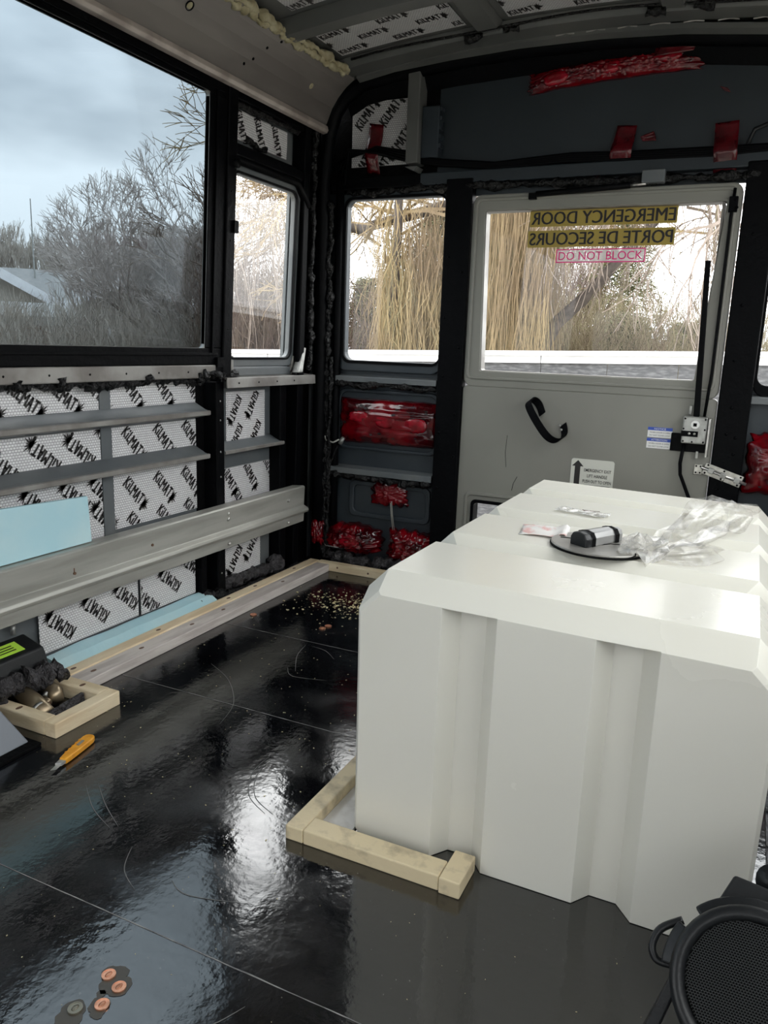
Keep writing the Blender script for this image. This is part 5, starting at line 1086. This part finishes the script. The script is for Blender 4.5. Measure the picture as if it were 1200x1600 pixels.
# willow: leaning trunk, limbs, hanging strands
def strands(mb, n, bx0, bx1, D0, D1, z0, z1, l0, l1, rng, rad=.006, lean=0.0, bot=-.6):
    for k in range(n):
        p = pol(rng.uniform(bx0, bx1), rng.uniform(D0, D1)); p.z = rng.uniform(z0, z1); ln = rng.uniform(l0, l1); s = 7; dx, dy = rng.gauss(lean, .16), rng.gauss(0, .1); am = rng.uniform(.03, .10); ph = rng.uniform(0, 6)
        q = p
        for i in range(s):
            t = (i+1)/s; w = Vector((p.x+dx*t+am*math.sin(ph+t*6), p.y+dy*t+.05*math.cos(ph+t*4), p.z-ln*t))
            if w.z < bot: break
            seg(mb, q, w, rad*(1-.6*(i/s)), rad*(1-.6*t), 3); q = w
rng = random.Random(77)
wt = thing('weeping_willow', 'yellow weeping willow with hanging strands behind the rear windows', 'tree')
a = MB(); P = lambda b_, D, z: pol(b_, D)+Vector((0, 0, z))
a.tube([P(15.4, 10, -.95), P(16.0, 10, 1.0), P(15.2, 10, 2.2), P(14.6, 10.4, 4.2)], [.24, .19, .17, .15], 10)
a.tube([P(18.2, 10.2, -.95), P(17.0, 10.2, .9), P(16.4, 10.2, 3.2)], [.14, .12, .10], 8)
a.tube([P(15.6, 9.6, .3), P(13.2, 9.6, 1.17), P(11.2, 9.6, 1.5), P(9.4, 9.6, 1.88), P(6.2, 10, 2.6), P(1, 10, 3.2)], [.085, .08, .07, .06, .055, .04], 9)
a.tube([P(15.8, 10, 2.6), P(21, 10, 2.55), P(27.5, 10.2, 2.25), P(32, 10.5, 2.6)], [.08, .07, .06, .05], 8)
a.tube([P(25.0, 9.5, -.9), P(24.8, 9.5, 1.0), P(24.6, 9.5, 3.6)], [.07, .06, .05], 8)
a.build('trunk', 'willowbark', wt, smooth=True)
b = MB()
for k in range(34):
    b0 = rng.uniform(0, 30) if k < 8 else rng.uniform(19, 29); grow((b, b), P(b0, rng.uniform(9, 11), rng.uniform(2.0, 3.4)), Vector((rng.gauss(0, 1), rng.gauss(0, .4), .5)).normalized(), rng.uniform(.7, 1.1), .022, 4, rng, .7, .0, 3, 3, .75, .006)
raw(b, 'limbs', 'willow', wt, 'stuff')
b = MB(); strands(b, 1500, 13.8, 18.5, 8.5, 12, 1.4, 5.5, 1.6, 4.2, rng, .0042); strands(b, 1700, 18.5, 26.0, 9, 12, .9, 2.5, .8, 2.4, rng, .0042); strands(b, 260, 19, 28, 9, 12, 2.5, 4.5, .6, 1.6, rng, .005); raw(b, 'hanging_strands', 'willow', wt, 'stuff')
b = MB(); strands(b, 1000, 13.5, 18, 9, 12.5, .8, 4.0, 1.4, 3.0, rng, .0042); strands(b, 900, 18, 25.5, 9, 12.5, .8, 2.2, .8, 2.2, rng, .0042); strands(b, 150, 1, 15, 8, 11, 2.2, 5, .4, 1.8, rng, .005); raw(b, 'hanging_strands', 'willow2', wt, 'stuff')
b = MB(); strands(b, 230, 30, 37, 9, 12, 2.0, 5, .8, 2.4, rng, .005, lean=.15)
for k in range(10): grow((b, b), P(rng.uniform(0, 9), rng.uniform(8.5, 10), rng.uniform(2.2, 3.4)), Vector((rng.gauss(-.3, .8), rng.gauss(0, .4), -.05)).normalized(), rng.uniform(.5, .9), .022, 3, rng, .6, -.35, 3, 4, .8, .005)
raw(b, 'bare_twigs', 'paletwig', wt, 'stuff'); at_base(wt, P(15.4, 10, -.95))
# conifers
def conifer(label, bd, D, h, w, seed, low=-.9, dens=1.0, z0=0.0):
    t = thing('conifer', label, 'tree'); rng = random.Random(seed); p = pol(bd, D); p.z = -.95
    MB().tube([p, p+Vector((0, 0, h))], [.09, .02], 7).build('trunk', 'bark', t, smooth=True); b = MB()
    for k in range(int(900*dens)):
        zz = z0+(h-z0)*rng.random()**.8; rr = w*(1-(zz-z0)/(h-z0)*.85)*rng.uniform(.2, 1); an = rng.uniform(0, 2*PI); c = p+Vector((math.cos(an)*rr, math.sin(an)*rr, zz-.25*rr))
        for m in range(7):
            d = Vector((rng.gauss(0, 1), rng.gauss(0, 1), rng.gauss(0, .5))).normalized()*rng.uniform(.06, .15); o_ = Vector((rng.gauss(0, .06), rng.gauss(0, .06), rng.gauss(0, .04))); seg(b, c+o_, c+o_+d, .012, .004, 3)
    for k in range(int(30*dens)):
        zz = z0+(h-z0)*rng.random(); rr = w*(1-(zz-z0)/(h-z0)*.85); an = rng.uniform(0, 2*PI); seg(b, p+Vector((0, 0, zz)), p+Vector((math.cos(an)*rr, math.sin(an)*rr, zz-.25*rr)), .016, .006, 3)
    raw(b, 'needles', 'needle', t, 'stuff'); at_base(t, p)
conifer('olive conifer behind the leaning willow limb in door window', 9.0, 16, 4.6, 1.5, 1, z0=1.3, dens=.8)
conifer('low dense conifer at bottom left of the rear left window', 26.8, 14, 2.9, 1.0, 2)
conifer('olive conifer behind willow strands in the rear left window', 22.0, 15, 4.3, 1.4, 3, dens=1.2)
conifer('low bushy conifer right of centre in the door window', 8.4, 13, 2.35, 1.5, 4, dens=1.3)
conifer('low bushy conifer near the lock lever in door window', 4.2, 13.5, 2.30, 1.5, 5, dens=1.2)
# brush thickets
def thicket(label, b0, b1, D0, D1, h0, h1, n, seed, mat='brush', rad=.008):
    t = thing('brush_thicket', label, 'bush'); rng = random.Random(seed); b = MB()
    for k in range(n):
        p = pol(rng.uniform(b0, b1), rng.uniform(D0, D1)); p.z = -.95; hh = rng.uniform(h0, h1); d = Vector((rng.gauss(0, .12), rng.gauss(0, .12), 1)).normalized(); q = p
        for i in range(4):
            w = q+d*hh/4; seg(b, q, w, rad*(1-i*.2), rad*(1-(i+1)*.2), 3)
            if i > 0:
                for m in range(2): e = (d+Vector((rng.gauss(0, .5), rng.gauss(0, .5), .3))).normalized(); seg(b, w, w+e*hh*.16, rad*.5, rad*.3, 3)
            q = w; d = (d+Vector((rng.gauss(0, .12), rng.gauss(0, .12), 0))).normalized()
    raw(b, 'stems', mat, t, 'stuff'); at_base(t, pol((b0+b1)/2, (D0+D1)/2)+Vector((0, 0, -.95)))
thicket('brown dry thicket behind white fence in the small side window', 30.5, 37, 11, 14, 1.8, 2.75, 1500, 1)
thicket('tawny dry thicket behind white fence in the door window', -1, 13.5, 11, 15, 1.6, 2.5, 1500, 2, 'willow2')
thicket('dry thicket behind white fence under the rear left window', 14, 28, 12, 15, 1.6, 2.5, 1300, 3, 'brush')
thicket('low grey brown hedge along bottom of the large window', 37.5, 53, 12, 15, 1.55, 2.15, 1900, 4, 'hazetwig', .007)
thicket('pinkish brown bare shrub beside the willow trunk', 10.5, 14, 16, 18, 2.4, 4.4, 500, 5, 'brush')
# white fence
fn = thing('white_fence', 'white capped fence with dark weathered lower boards behind rear', 'fence')
def ftop(x): return 0.885+(x+.26)*0.030
def frow(name, mat, x0, x1, y0, y1, t0, t1): return MB().hexa([(x0, y0, ftop(x0)+t0), (x1, y0, ftop(x1)+t0), (x1, y1, ftop(x1)+t0), (x0, y1, ftop(x0)+t0), (x0, y0, ftop(x0)+t1), (x1, y0, ftop(x1)+t1), (x1, y1, ftop(x1)+t1), (x0, y1, ftop(x0)+t1)]).build(name, mat, fn)
frow('cap_rail', 'vinyl', -9, 3.5, 5.95, 6.07, -.035, 0)
for k in range(5): x0 = -9+2.5*k; frow('face_board', 'vinyl', x0+.004, x0+2.496, 5.98, 6.03, -.092, -.035)
for k in range(25): x0 = -9+.5*k; frow('lower_board', 'oldboard', x0+.003, x0+.497, 6.0, 6.025, -1.85, -.092)
at_base(fn, (-2.7, 6, -.95))
# houses
def house(label, bd, D, wid, dep, eave, ridge, ang, gable=False, wall='stucco'):
    t = thing('house', label, 'house'); c = pol(bd, D); ca, sa = math.cos(ang), math.sin(ang)
    H = lambda u, v, d: Vector((c.x+u*ca-v*sa, c.y+u*sa+v*ca, d))
    MB().mbox(lambda u, v, d: H(u, v, d), -wid/2, wid/2, -dep/2, dep/2, -1, eave).build('walls', wall, t)
    if gable:
        MB().loft([[H(-wid/2, y, eave), H(wid/2, y, eave), H(0, y, ridge)] for y in (-dep/2, dep/2)]).build('gable_wall', wall, t)
        for s in (-1, 1):
            MB().hexa([H(s*(wid/2+.4), -dep/2-.4, eave-.25), H(0, -dep/2-.4, ridge), H(0, dep/2, ridge), H(s*(wid/2+.4), dep/2, eave-.25)]+[H(s*(wid/2+.4), -dep/2-.4, eave-.05), H(0, -dep/2-.4, ridge+.2), H(0, dep/2, ridge+.2), H(s*(wid/2+.4), dep/2, eave-.05)]).build('roof_slope', 'shingle', t)
            MB().hexa([H(s*(wid/2+.45), -dep/2-.5, eave-.30), H(0, -dep/2-.5, ridge-.05), H(0, -dep/2-.4, ridge-.05), H(s*(wid/2+.45), -dep/2-.4, eave-.30)]+[H(s*(wid/2+.45), -dep/2-.5, eave-.02), H(0, -dep/2-.5, ridge+.24), H(0, -dep/2-.4, ridge+.24), H(s*(wid/2+.45), -dep/2-.4, eave-.02)]).build('barge_board', 'vinyl', t)
    else:
        for s in (-1, 1):
            MB().hexa([H(-wid/2-.4, s*(dep/2+.4), eave-.1), H(wid/2+.4, s*(dep/2+.4), eave-.1), H(wid/2-.6, 0, ridge), H(-wid/2+.6, 0, ridge)]+[H(-wid/2-.4, s*(dep/2+.4), eave+.1), H(wid/2+.4, s*(dep/2+.4), eave+.1), H(wid/2-.6, 0, ridge+.15), H(-wid/2+.6, 0, ridge+.15)]).build('roof_slope', 'shingle', t)
        for u in (-6.5, -3.2, 2.2):
            MB().mbox(H, u, u+.35, -1.5, -1.2, ridge-1.0, ridge-.55).build('roof_vent', 'vinyl', t)
    MB().mbox(H, -wid/2+.8, -wid/2+1.9, -dep/2-.03, -dep/2, .1, 1.1).build('house_window', 'slate', t)
    at_base(t, (c.x, c.y, -1))
house('long low house with a grey shingle roof seen in large window', 46.0, 37, 19, 10, 1.2, 3.3, math.radians(46))
house('house with pale gable at far left edge of large window', 52.4, 27.5, 6.6, 5, .9, 2.65, math.radians(52), True)
house('house with pale gable behind the bare trees in large window', 42.8, 28, 6.2, 5, 1.0, 2.45, math.radians(42), True)
o = house('low russet garage at lower left edge of large window', 52.3, 21, 4.2, 3, 1.1, 1.4, math.radians(50), False, 'redwall')
# hills
hb = MB(); K = 90
hb.loft([[pol(-30+110*i/K, DD)+Vector((0, 0, zz+ampl*(noise.noise(Vector((i*.11, .5, 0)))+.45*noise.noise(Vector((i*.35, 2, 0)))))) for i in range(K+1)] for DD, zz, ampl in ((480, -5, 0), (560, 17, 8), (640, 25, 11), (720, -5, 0))], cap=False, closed=False)
hb.build('hills', 'hill', smooth=True, kind='structure')
